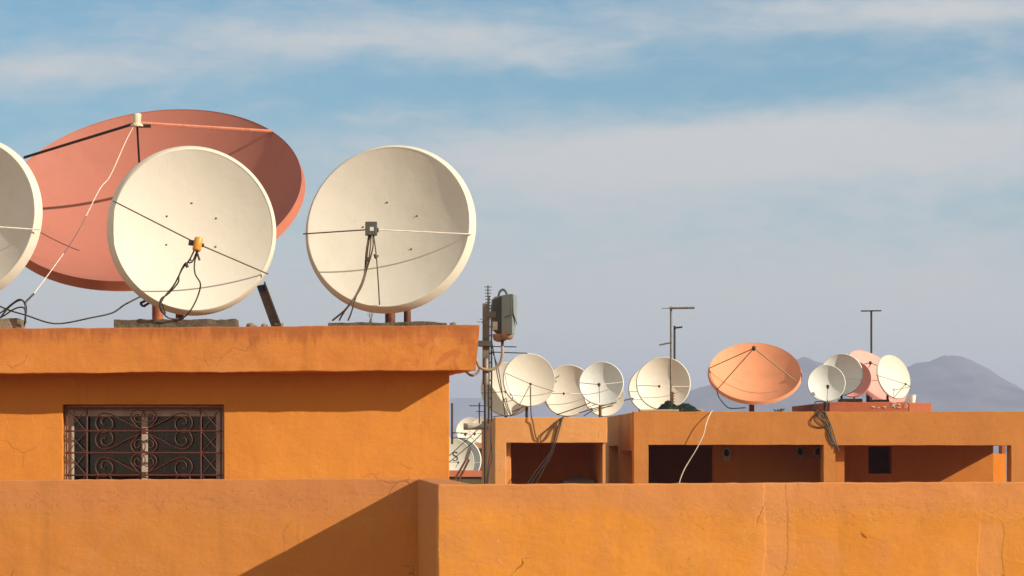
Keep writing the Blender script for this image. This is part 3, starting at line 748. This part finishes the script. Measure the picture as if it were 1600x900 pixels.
for lab_, pts_ in zip(('thin dark wire slanting from the middle roof up to the dish by the aerial pole', 'thin dark wire crossing in front of the cool white dish to its stalk', 'short dark wire at the foot of the leftmost dish of the middle roof', 'short dark wire under the cool white dish at the end of the middle roof'),
  [[P(905,645,45.59), P(950,632,45.41), P(990,622,46.6)], [P(870,648,45.59), P(905,636,45.32), P(940,622,45.23)], [P(800,644,45.41), P(815,637,45.41), P(832,628,45.50)], [P(912,650,45.32), P(930,640,45.32), P(958,634,45.32)]]):
    cable(lab_, pts_, .009)
q = MB()
ca, D_ = P(902,741,46.0), 46.0
x0, x1, zb, zc, ze = XW(878,D_), XW(927,D_), ZW(775,D_), ZW(751,D_), ZW(741.5,D_)
q.add([(x0,D_-.3,zc),(x1,D_-.3,zc),(x1,D_+.3,zc),(x0,D_+.3,zc),((x0+x1)/2-.03,D_,ze),((x0+x1)/2+.03,D_,ze),(x0+.03,D_-.27,zb),(x1-.03,D_-.27,zb),(x1-.03,D_+.27,zb),(x0+.03,D_+.27,zb)],
  [(0,1,5,4),(2,3,4,5),(1,2,5),(3,0,4),(0,6,7,1),(1,7,8,2),(2,8,9,3),(3,9,6,0),(6,9,8,7)])
cc = thing('chimney_cap', 'small grey ridged cement cap standing inside the middle house bay', 'chimney', (ca.x, D_, zb)); q.build('cap', M['greycap'], cc)
q = MB(); q.box((x0+.06, D_-.22, CZ-2.598), (x1-.06, D_+.22, zb-.003)); q.build('shaft', M['greycap'], cc)

# thin masts in front of the middle house's shaded side
def antenna(label, px, py0, py1, D, r, booms, group=None, mat='dark', name='tv_antenna', twin=None):
    t = thing(name, label, 'antenna', (XW(px,D), D, ZW(py1,D)), group)
    q = MB(); q.tube([P(px,py1,D), P(px,py0,D)], r, 8); q.build('pole', M[mat], t)
    if twin:
        q = MB(); q.tube([P(px+twin,py1-4,D), P(px+twin,py0+14,D)], r*.8, 8)
        k = py0+22
        while k < py1-10: q.tube([P(px,k,D), P(px+twin,k-3,D)], r*.5, 5); k += 14
        q.build('twin_pole', M[mat], t)
    for b in booms:       # (x0, y0, x1, y1, n elements, half length metres, boom radius)
        x0,y0,x1,y1,n,hl,br = b
        q = MB(); a, c = P(x0,y0,D-.03), P(x1,y1,D-.03); q.tube([a, c], br, 6)
        bm_ = q.build('boom', M[mat], t)
        for k in range(n):
            q = MB()
            m_ = a.lerp(c, (k+.5)/n)
            d = Vector((0,1,.12)) if abs(c.x-a.x) > abs(c.z-a.z) else Vector((1,.25,0))
            q.tube([m_-d*hl*(1-.04*k), m_+d*hl*(1-.04*k)], br*.6, 5)
            q.build('element', M[mat], bm_)
    return t
AG = 'aerial masts'
antenna('tall twin aerial mast with stacked aerials against the middle house side', 763.5, 462, 662, 44.33, .020, [(762.5,446,762.5,480,7,.06,.012),(748,541,807,542,4,.10,.010),(766,550,824,552,5,.10,.010)], AG, twin=4.5)
antenna('slender dark pole reaching down beside the shaded wall of the middle house', 758, 500, 780, 44.06, .022, [(753,505,760,497,2,.10,.008)], AG)
antenna('thin aerial with two low booms left of the grey drain spout', 706.5, 630, 694, 60, .024, [(705,676,731,677,4,.12,.012),(704,684,729,685,4,.12,.012)], AG)
antenna('distant comb aerial seen above the grey drain spout', 749, 629, 668, 66, .018, [(733,634,762,634,5,.15,.012),(744,643,758,643,3,.12,.010)], AG)
bundle('thin wires drooping from the twin mast in front of the half-shaded dish',
  [[P(768,530,44.33), P(773,560,44.60), P(780,600,44.87), P(793,640,45.05), P(800,650,45.05)], [P(768,545,44.33), P(778,575,44.60), P(784,610,44.87), P(789,648,45.05)],
   [P(790,612,46.40), P(792,630,45.59), P(799,650,45.23)], [P(768,652,44.51), P(778,650,44.69), P(800,648,44.96), P(816,636,45.23)]], .0085)
bundle('dark cables running down the shaded side of the middle house', [[P(770,655,44.55), P(766,672,44.51), P(767,700,44.51), P(763,728,44.51), P(759,770,44.51)], [P(768,660,44.55), P(768,690,44.51), P(769,716,44.51), P(764,735,44.51), P(761,770,44.51)]], .010)

# ------------------------------------------------------------------ buildings glimpsed in the gap on the left of the middle house
fb = thing('distant_house', 'beige rendered rooftop room glimpsed in the gap beside the middle house', 'house', (XW(730,66),66,0))
w = MB(); w.panel('x', XW(640,66), XW(775,66), CZ-3, ZW(692,66), 66, 66.2, holes=[(XW(741,66),XW(757,66),CZ-2.0,ZW(701,66))], cell=.3, amp=.01, seed=31, edge=.01); w.build('wall', M['beige'], fb)
w = MB(); w.box((XW(640,66),66.21,0),(XW(775,66),72,ZW(692,66)-.05)); w.build('rooms', M['beige'], fb)
sb = thing('low_rooftop_wall', 'low salmon parapet in the gap beside the middle house', 'wall', (XW(730,60),60,0))
w = MB(); w.panel('x', XW(640,60), XW(772,60), ZW(745,60), ZW(735,60), 60, 60.3, cell=.2, amp=.01, seed=32, edge=.01); w.build('coping', M['salmon'], sb)
w = MB(); w.box((XW(640,60),60.06,0),(XW(772,60),64,ZW(745,60)-.004)); w.build('wall', simple('dark_olive_render', (.10,.085,.045), .9), sb)  # plain dark olive below the coping
GF = 'small dishes glimpsed in the gap'
dish('satellite_dish', 'small white dish left of the spout mouth', 734, 674, 69, 22, 6, 5, .45, WM, ZW(692,66)-.05, (727,679), .4, ((715,676),(755,677)), 'dark', GF, seg=48, feedsize=1.3)
dish('satellite_dish', 'small white dish half hidden behind the middle house edge', 755, 672, 68, 21.5, -10, 8, .4, WM, ZW(692,66)-.05, (741.5,678), .4, ((735,674),(775,676)), 'dark', GF, seg=48, feedsize=1.3)
tS, fS, mS, oS = dish('satellite_dish', 'white dish marked with a black letter S', 703, 722, 62.2, 39, 8, 2, .55, WM, ZW(745,60), (716,722.5), .3, ((712,731),(664,722)), 'dark', GF, seg=64)
dish('satellite_dish', 'grey shaded dish peeking out right of the lettered dish', 716, 720, 63.4, 36.5, -14, 6, .34, (M['cool'],M['cool'],M['whiterod'],M['rust']), ZW(745,60), (705,722), .3, ((751,723,M['whiterod']),), 'dark', GF, seg=64)
q = MB()
sp_ = []
for k in range(25):
    t_ = k/24
    if t_ < .5: an = math.radians(20+250*t_*2); sp_.append((712-2.6*math.cos(an+PI)*1.0-0, 709.5+0-3.4*math.sin(an)))
    else: an = math.radians(90-250*(t_-.5)*2); sp_.append((712+2.8*math.cos(an), 716-3.6*math.sin(an)))
S_pts = [(715,708),(713.5,706.6),(711,706.4),(708.6,707.8),(708.6,710.4),(711,712),(713.6,713.2),(715,715.5),(714,718.6),(711,719.8),(708.4,718.6)]
def on_dish(pt, Mx, R, f, lift=.012):
    w_ = Mx.inverted() @ pt
    return w_
cS = mS.translation; nS = Vector((mS[0][2], mS[1][2], mS[2][2])); RS = 39*62.2/F*.965; fS_ = .55*2*RS
def surf(px, py):
    lo, hi = -.4, .05; o = Vector((0,0,CZ))
    for _ in range(30):
        mid_ = (lo+hi)/2; p_ = oS(px, py, mid_); l = mS.inverted() @ p_
        z_ = -RS*RS/(4*fS_) + (l.x**2+l.y**2)/(4*fS_)
        if mid_ > z_: hi = mid_
        else: lo = mid_
    return oS(px, py, hi+.006)
q.tube([surf(*p) for p in S_pts], .010, 5, True); q.build('letter', M['dark'], tS)
ms = thing('metal_stand', 'grey bar on two dark rods leaning before the lettered dish', 'stand', (XW(708,52),52,ZW(775,52)))
q = MB(); q.bar(P(735,698,52), P(728.5,718,52), .075, .04, (0,1,0)); q.build('bar', M['mast'], ms)
for a, b in (((729,717),(702,764)), ((733,718),(710,764))):
    q = MB(); q.tube([P(*a,52), P(*b,52)], .022, 8); q.build('rod', M['rust'], ms)
bundle('thin slack wires crossing before the lettered dish', [[P(758,660,55), P(735,682,56), P(702,712,57)], [P(760,668,55), P(740,690,56), P(702,722,57)]], .009)

# ------------------------------------------------------------------ right-hand building
DR = 45.0; ZB = ZW(643, DR)
rb = thing('long_flat_house', 'long orange flat-roofed house with open bays on the right', 'house', (XW(1290,DR), DR, 0))
rx0, rx1 = XW(990.5,DR), 12.52
zl = ZW(695, DR); zf = CZ-2.4
w = MB(); w.panel('x', rx0, rx1, CZ-3.0, ZB, DR, DR+.3, holes=[(XW(1013,DR),XW(1287,DR),CZ-.62,zl),(XW(1305,DR),XW(1580,DR),CZ-.62,zl-.008)], cell=.12, amp=.008, seed=41, edge=.006, freq=1.6)
w.build('wall', M['far'], rb, bevel=.012)
w = MB(); w.panel('y', DR+.305, 50.3, CZ-3.0, ZB-.015, rx0+.004, rx0+.28, holes=[(47.5,49.2,zf,ZW(697,48.5)),(45.35,47.15,zf,ZW(704.5,46))], cell=.12, amp=.008, seed=42, edge=.006, freq=1.6)
w.build('side_wall', M['mid'], rb, bevel=.012)
DB = 47.5
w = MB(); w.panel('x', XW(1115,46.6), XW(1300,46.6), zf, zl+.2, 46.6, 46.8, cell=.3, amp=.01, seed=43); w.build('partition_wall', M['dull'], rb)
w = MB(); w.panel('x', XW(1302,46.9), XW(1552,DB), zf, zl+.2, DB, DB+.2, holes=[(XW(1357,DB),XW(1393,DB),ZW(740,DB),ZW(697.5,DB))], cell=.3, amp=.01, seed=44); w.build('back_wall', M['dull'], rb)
w = MB(); w.panel('y', DR+.31, DB-.01, zf, zl+.2, XW(1290,46.0), XW(1290,46.0)+.2, cell=.3); w.build('cross_wall', M['far'], rb)
w = MB(); w.box((rx0+.29, 50.2, zf), (XW(1302,46.9), 50.4, zl+.2)); w.box((XW(1302,46.9)+.02, 49.4, zf), (12.2, 49.6, zl+.2)); w.box((12.06, DB+.21, zf), (12.26, 49.39, zl+.2)); w.build('rear_wall', M['far'], rb)
w = MB(); w.box((12.26, DR+.305, zl+.003), (rx1-.01, DB+2.1, zl+.21)); w.box((12.26, DB+1.75, zf), (rx1-.01, DB+2.1, zl)); w.build('side_beam', M['far'], rb)
w = MB(); w.box((rx0+.29, DR+.305, zl+.215), (rx1-.01, 50.4, ZB-.012)); w.build('roof', M['far'], rb)
w = MB(); w.box((rx0+.29, DR+.305, CZ-2.6), (rx1-.01, 50.4, zf-.003)); w.build('floor_slab', M['tile'], rb)
w = MB(); w.box((rx0, DR, 0), (rx1, 50.4, CZ-3.01)); w.build('lower_storeys', M['far'], rb)
for px, py in ((1135,708),(1250,706),(1278.5,706)):
    D_ = 46.59; c = P(px,py,D_); rv = random.Random(px)
    n = 22; vs = [c+Vector((0,-.02,0))]; 
    rs_ = [(.105+rv.uniform(-.02,.025))*(1.0+.35*max(0,-math.sin(2*PI*k/n))) for k in range(n)]
    ring0 = [c+Vector((r_*.85*math.cos(2*PI*k/n), -.014, r_*math.sin(2*PI*k/n))) for k, r_ in enumerate(rs_)]
    ring1 = [v+Vector((0,.03,0)) for v in ring0]
    hr = [c+Vector((.050*math.cos(2*PI*k/n), -.018, .065*math.sin(2*PI*k/n)+.005)) for k in range(n)]
    mb = MB(); mb.add(ring0+ring1+hr, [(k,(k+1)%n,n+(k+1)%n,n+k) for k in range(n)]+[(k,2*n+k,2*n+(k+1)%n,(k+1)%n) for k in range(n)])
    v_ = mb.build('vent', M['cement'], rb)
    mb = MB(); mb.add([h+Vector((0,.002,0)) for h in hr]+[h+Vector((0,.03,0)) for h in hr], [tuple(range(n))]+[(k,(k+1)%n,n+(k+1)%n,n+k) for k in range(n)]); mb.build('vent_dark_disc', M['black'], v_)  # black disc whose colour stands in for the shade inside a hole
# sunlit post and rooms further back, seen through the last opening
pb = thing('orange_pillar', 'bright orange sunlit pillar seen through the last opening on the right', 'pillar', (XW(1562,56),56,0))
q = MB(); q.panel('x', XW(1545,56), XW(1572,56), 0, ZW(709,56), 56, 56.4, cell=.4, amp=.004); q.build('shaft', M['bright'], pb)
q = MB(); q.box((XW(1566,56), 56.01, ZW(709,56)), (XW(1571.5,56), 56.3, ZW(690,56))); q.build('post', M['red'], pb)

# red plinth on the right roof
pl = thing('roof_plinth', 'low brick-red plinth on the right roof carrying clustered dishes', 'plinth', (XW(1375,45.3),45.3,ZB))
zp = ZW(628,45.3)
q = MB(); q.panel('x', XW(1296,45.3), XW(1420,45.3), ZB-.008, zp, 45.32, 49.0, cell=.08, amp=.006, edge=.008, seed=51, freq=3, warp=lambda v: v); q.build('plinth_body', M['red'], pl, bevel=.012)
q = MB(); q.panel('x', XW(1420.5,45.3), XW(1457,45.3), ZB-.008, zp-.012, 45.33, 47.4, cell=.08, amp=.005, edge=.006, seed=52, freq=3); q.build('plinth_end', M['salmon'], pl, bevel=.012)
rv = random.Random(5)
marks = [[(1394,630),(1400,629.5),(1400,632),(1394,632.5)],[(1393,635),(1397,633.5),(1398,637)],[(1403,632),(1406,631),(1406,634)],[(1402,636),(1406,637),(1407,635)],[(1413,635),(1416,631),(1418,635),(1414,637)],[(1380,636),(1384,635),(1383,638)],[(1372,637),(1374,636)],[(1362,636),(1365,635),(1367,637)]]
q = MB()
for mk in marks: q.tube([P(x,y,45.303) for x,y in mk], .0065, 5)
q.build('paint_mark', M['chalk'], pl)
GD = 'dishes on the right roof'
WC = (M['cool'], M['cool'], M['rod'], M['dark'])
dish('satellite_dish', 'cream dish behind the tall aerial pole and green tarpaulin', 1036.5, 599, 46.4, 42.5, -5, 8, .335, WM, ZB-.01, (1030,603.5), .42, ((996,602),(1077,604,M['whiterod'])), 'dark', GD)
dish('satellite_dish', 'cream dish peeking out behind the one with the aerial pole', 1018, 609, 48.6, 37, 8, 4, .46, WM, ZB-.01, (1012,612), .42, ((983,612),(1053,612)), 'dark', GD)
TR = (M['terra'], M['terra'], M['rod'], M['orangepipe'])
dish('satellite_dish', 'wide terracotta dish tilted skyward on a short pole', 1179.5, 581, 46.6, 73, -6, 48, .31, TR, ZB-.01, (1178,544), .62, ((1122,607,M['rod'],.011),(1244,596,M['rod'],.011),(1109,575,M['rod'],.009)), 'dark', GD, 96, .03, .07, (1180.5,.05))
dish('satellite_dish', 'small cool white dish with a dark feed stalk, front left of the plinth', 1291.5, 598.5, 45.2, 29.3, -8, 7, .36, WC, ZB-.01, (1293.5,604), .3, (), 'dark', GD, pole=(1292,.022), stalk=(1292,625), feedsize=1.3)
dish('satellite_dish', 'larger grey-shaded white dish behind the small one on the plinth', 1314.5, 585, 46.1, 33.5, -17, 8, .33, WC, zp, (1303,592), .4, ((1346,592,M['whiterod']),(1284,590)), 'dark', GD)
PP = (M['pale'], M['pale'], M['rod'], M['rust'])
dish('satellite_dish', 'small pink dish in shadow between the grey-shaded and the wide pink dish', 1333, 592, 46.9, 29, -22, 10, .29, PP, zp, (1330,596), .4, (), 'dark', GD, seg=80)
dish('satellite_dish', 'wide pale pink dish at the back of the plinth under the aerial pole', 1371, 588, 47.9, 57, 38, 41, .45, PP, zp, (1360,567), .60, ((1316,575,M['rod'],.009),(1345,612,M['rod'],.009),(1420,590,M['rod'],.009)), 'dark', GD, seg=96, lipd=.10)
dish('satellite_dish', 'white dish turned to the right, at the right of the plinth', 1397, 588.5, 45.7, 36, 34, 14, .50, (M['white'],M['white'],M['rod'],M['dark']), zp, (1415,600), .35, ((1369,586),(1396,622),(1423,604)), 'dark', GD)
q = MB(); q.box((XW(1316,45.9),45.8,zp),(XW(1346,45.9),46.3,zp+.07)); tag(q.build('concrete_block', M['conc2'], bevel=.01), 'dark footing block under the grey-shaded dish on the plinth', 'concrete block')
q = MB(); q.box((XW(1364,45.9),45.8,zp),(XW(1388,45.9),46.3,zp+.055)); tag(q.build('concrete_block', M['conc2'], bevel=.01), 'dark footing block left of the white dish turned right', 'concrete block')
bu = thing('bucket', 'white plastic bucket at the right of the plinth', 'bucket', P(1425,628.6,45.6))
bM = Matrix.Translation((XW(1425.3,45.6),45.6,zp-.010))
q = MB(); q.lathe([(.001,0),(.052,0),(.064,.128),(.070,.130),(.070,.142),(.060,.142),(.048,.012),(.001,.010)], 24, bM); q.build('pail', M['bucket'], bu)
antenna('tall aerial pole with a long top boom beside the green tarpaulin', 1048.5, 479, 640, 45.5, .020, [(1046,481.5,1085,481,2,.10,.022),(1034,482,1046,481.5,0,.1,.007),(1030,539,1050,535,1,.08,.016)], AG, 'mast')
antenna('shorter aerial pole just behind the one with a long top boom', 1054, 509, 645, 47.0, .020, [(1053,512.5,1066,511,1,.1,.018)], AG)
antenna('lone thin aerial pole with a flat top above the pink dishes', 1361.5, 485, 640, 49.2, .020, [(1345,486,1377,485.5,3,.12,.014)], AG)
q = MB(); q.bar(P(1050,632,45.4), P(1050,612,45.4), .05, .04)
for k in range(4): q.bar(P(1050,615+k*4.5,45.4), P(1055,614+k*4.5,45.4), .012, .012)
tag(q.build('pole_clamp', M['rust']), 'rusty clamp at the foot of the tall aerial pole', 'clamp')
# tarpaulin on a plank
q = MB(); vs, fs = [], []; nx, ny = 120, 30
for j in range(ny+1):
    for i in range(nx+1):
        u, v = i/nx, j/ny
        px = 1021+72*u; env = math.sin(PI*u)**.45*math.sin(PI*min(1,max(0,v)))**.6
        hgt = (9.5*math.exp(-((u-.28)/.17)**2) + 6.2*math.exp(-((u-.72)/.22)**2) + 2.)*env
        n = noise.fractal(Vector((u*9, v*5, 3.3)), .7, 2.3, 7)
        ridge_ = 1-abs(noise.noise(Vector((u*14+v*5, v*6, 1.2))))*1.3
        z = ZB+.014 + max(0, hgt*(.62+.45*ridge_+.35*n))*DR/F*1.45*(env > 0)
        vs.append((XW(px,45.25)+.03*n, 45.05+.5*v+.03*n, z))
fs = [(j*(nx+1)+i, j*(nx+1)+i+1, (j+1)*(nx+1)+i+1, (j+1)*(nx+1)+i) for j in range(ny) for i in range(nx)]
q.add(vs, fs, True); tp = tag(q.build('tarpaulin', M['tarp'], recalc=False, sharp=180), 'crumpled dark green tarpaulin on the roof edge by the aerial poles', 'tarpaulin')
so = tp.modifiers.new('thickness','SOLIDIFY'); so.thickness = .006
q = MB(); q.box((XW(999,45.1),45.03,ZB+.004),(XW(1060,45.1),45.045+.2,ZB+.038)); q.box((XW(1040,45.1),45.3,ZB+.004),(XW(1102,45.1),45.45,ZB+.05))
tag(q.build('plank', M['wood'], bevel=.004), 'pale weathered planks lying under the green tarpaulin', 'plank')
yr = DR-.02
cable('white cable hanging down the right house front into the bay', [P(1113,642,DR+.1), P(1110,646,yr-.02), P(1104,660,yr-.10), P(1099,680,yr-.15), P(1088,702,yr-.15), P(1077,720,yr-.1), P(1068,736,yr-.1), P(1061,756,yr-.1), P(1058,780,yr-.1)], .0088, 'whitecable')
cable('black cable drooping from the terracotta dish to the roof', [P(1120,606,46.2), P(1123,620,46.0), P(1133,633,45.8), P(1142,638,45.6), P(1165,637,45.5)], .010)
bundle('black cables spilling over the right house front below the plinth',
  [[P(1293,625,45.1), P(1290,640,yr), P(1289,655,yr), P(1296,672,yr), P(1303,690,yr), P(1307,698,yr-.02)],
   [P(1276,641,yr), P(1286,650,yr), P(1294,666,yr), P(1300,684,yr), P(1307,697,yr)],
   [P(1280,642,yr), P(1268,655,yr), P(1269,664,yr), P(1283,668,yr), P(1292,664,yr), P(1284,654,yr), P(1276,644,yr)],
   [P(1283,642,yr), P(1275,652,yr), P(1282,662,yr), P(1292,668,yr), P(1297,680,yr), P(1303,696,yr)],
   [P(1286,642,yr), P(1296,660,yr), P(1293,676,yr), P(1298,690,yr), P(1304,697,yr)],
   [P(1273,640,yr), P(1273,630,45.1), P(1277,627.5,45.1), P(1288,628,45.1), P(1292,632,45.1)],
   [P(1289,642,yr), P(1298,664,yr), P(1306,690,yr), P(1311,705,yr-.02)]], .0095)
q = MB()
for k in range(9): 
    a = P(1217+rr.uniform(-5,5), 642.6, 45.15); q.tube([a, a+Vector((rr.uniform(-.06,.06), .02, rr.uniform(.02,.05)))], .012, 5)
tag(q.build('debris', M['cable']), 'dark scrap lying on the roof edge right of the terracotta dish', 'scrap')

# ------------------------------------------------------------------ light, sky, camera
S = Vector((1.0, -.577, .54)).normalized()          # towards the sun
sun = bpy.data.lights.new('sun', 'SUN'); sun.energy = 4.3; sun.angle = math.radians(.5); sun.color = (1.0, .87, .68)
so_ = bpy.data.objects.new('sun', sun); C.objects.link(so_); so_.rotation_euler = (-S).to_track_quat('-Z','Y').to_euler(); so_.location = S*60
W = bpy.data.worlds.new('World'); scene.world = W; W.use_nodes = True
class WT(NT):
    def __init__(s): s.t = W.node_tree; s.t.nodes.clear(); s.out = s.n('ShaderNodeOutputWorld')
k = WT()
sky = k.n('ShaderNodeTexSky', sky_type='NISHITA'); sky.sun_disc = False
sky.sun_elevation = math.asin(S.z); sky.sun_rotation = math.atan2(S.x, S.y); sky.altitude = 400; sky.air_density = 1.0; sky.dust_density = 1.2; sky.ozone_density = 2.0
tc = k.n('ShaderNodeTexCoord').outputs['Generated']
sx = k.n('ShaderNodeSeparateXYZ'); k.put(sx.inputs[0], tc)
ay = k.math('MAXIMUM', k.math('ABSOLUTE', sx.outputs[1]), .12)
U = k.math('MULTIPLY', k.math('DIVIDE', sx.outputs[0], ay), 4.); V = k.math('MULTIPLY', k.math('DIVIDE', sx.outputs[2], ay), 4.)
cb = k.n('ShaderNodeCombineXYZ'); k.put(cb.inputs[0], U); k.put(cb.inputs[1], V); uv = cb.outputs[0]
n1 = k.noise(k.scale(uv, (1.1, 5.5, 1), (3.1,.7,0)), 1.6, 5, .52, .35)
n2 = k.noise(k.scale(uv, (3., 7., 1), (1.1,4.7,0)), 2.2, 6, .55, .3)
wob = k.math('MULTIPLY', k.math('SUBTRACT', n1, .5), .10)
Vw = k.math('ADD', V, wob)
def blob(u0, v0, su, sv):
    a = k.math('DIVIDE', k.math('SUBTRACT', U, u0), su); b = k.math('DIVIDE', k.math('SUBTRACT', Vw, v0), sv)
    return k.math('EXPONENT', k.math('MULTIPLY', k.math('ADD', k.math('MULTIPLY', a, a), k.math('MULTIPLY', b, b)), -1.))
n3 = k.noise(k.scale(uv, (5., 16., 1), (2.7,1.3,0)), 2.6, 7, .62, .5)
blue = k.math('ADD', k.step(Vw, .17, .57, .05, .78), k.step(V, .60, .75, 0., .06))
for u0, v0, su, sv, am in ((.08,.665,.36,.036,.62), (-.40,.605,.30,.034,.52), (.95,.700,.40,.036,.70), (.70,.492,.60,.052,.80), (1.10,.575,.16,.045,.5), (.40,.44,.40,.07,.30), (.30,.63,.12,.025,.30)):
    blue = k.math('SUBTRACT', blue, k.math('MULTIPLY', blob(u0, v0, su, sv), am))
blue = k.math('ADD', blue, k.math('MULTIPLY', blob(.40, .585, .6, .035), .22))
amp = k.step(V, .05, .5, .12, 1.)
blue = k.math('ADD', blue, k.math('MULTIPLY', k.math('MULTIPLY', k.math('SUBTRACT', n2, .5), .55), amp))
blue = k.math('ADD', blue, k.math('MULTIPLY', k.math('MULTIPLY', k.math('SUBTRACT', n3, .5), .62), amp))
blue = k.step(blue, -.06, 1.0)
blue = k.math('MAXIMUM', blue, k.step(sx.outputs[2], .22, .40))
cloud = k.mix(k.step(V, .0, .55), (4.1,4.1,3.7), (4.05,4.15,4.1))
skyb = k.mix(1., sky.outputs[0], (.42,.70,.74), 'MULTIPLY')
fin = k.mix(blue, cloud, skyb)
# warm sky behind the viewer, added as fill for shaded walls, brightest at left
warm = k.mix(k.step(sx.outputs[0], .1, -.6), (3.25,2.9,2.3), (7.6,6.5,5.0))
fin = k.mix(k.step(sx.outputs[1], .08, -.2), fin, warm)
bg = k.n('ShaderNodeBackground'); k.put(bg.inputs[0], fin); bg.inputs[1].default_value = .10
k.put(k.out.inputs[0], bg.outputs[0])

cam = bpy.data.cameras.new('camera'); cam.sensor_width = 36; cam.lens = F/1600*36
cam.shift_x = (800-PX)/1600; cam.shift_y = (PY-450)/1600; cam.clip_end = 20000; cam.clip_start = .5
co = bpy.data.objects.new('camera', cam); C.objects.link(co); co.location = (0,0,CZ); co.rotation_euler = (PI/2,0,0)
scene.camera = co
vs_ = scene.view_settings; vs_.view_transform = 'Standard'; vs_.look = 'None'; vs_.exposure = .68; vs_.gamma = 1; vs_.use_curve_mapping = False
scene.cycles.max_bounces = 8; scene.cycles.volume_bounces = 1
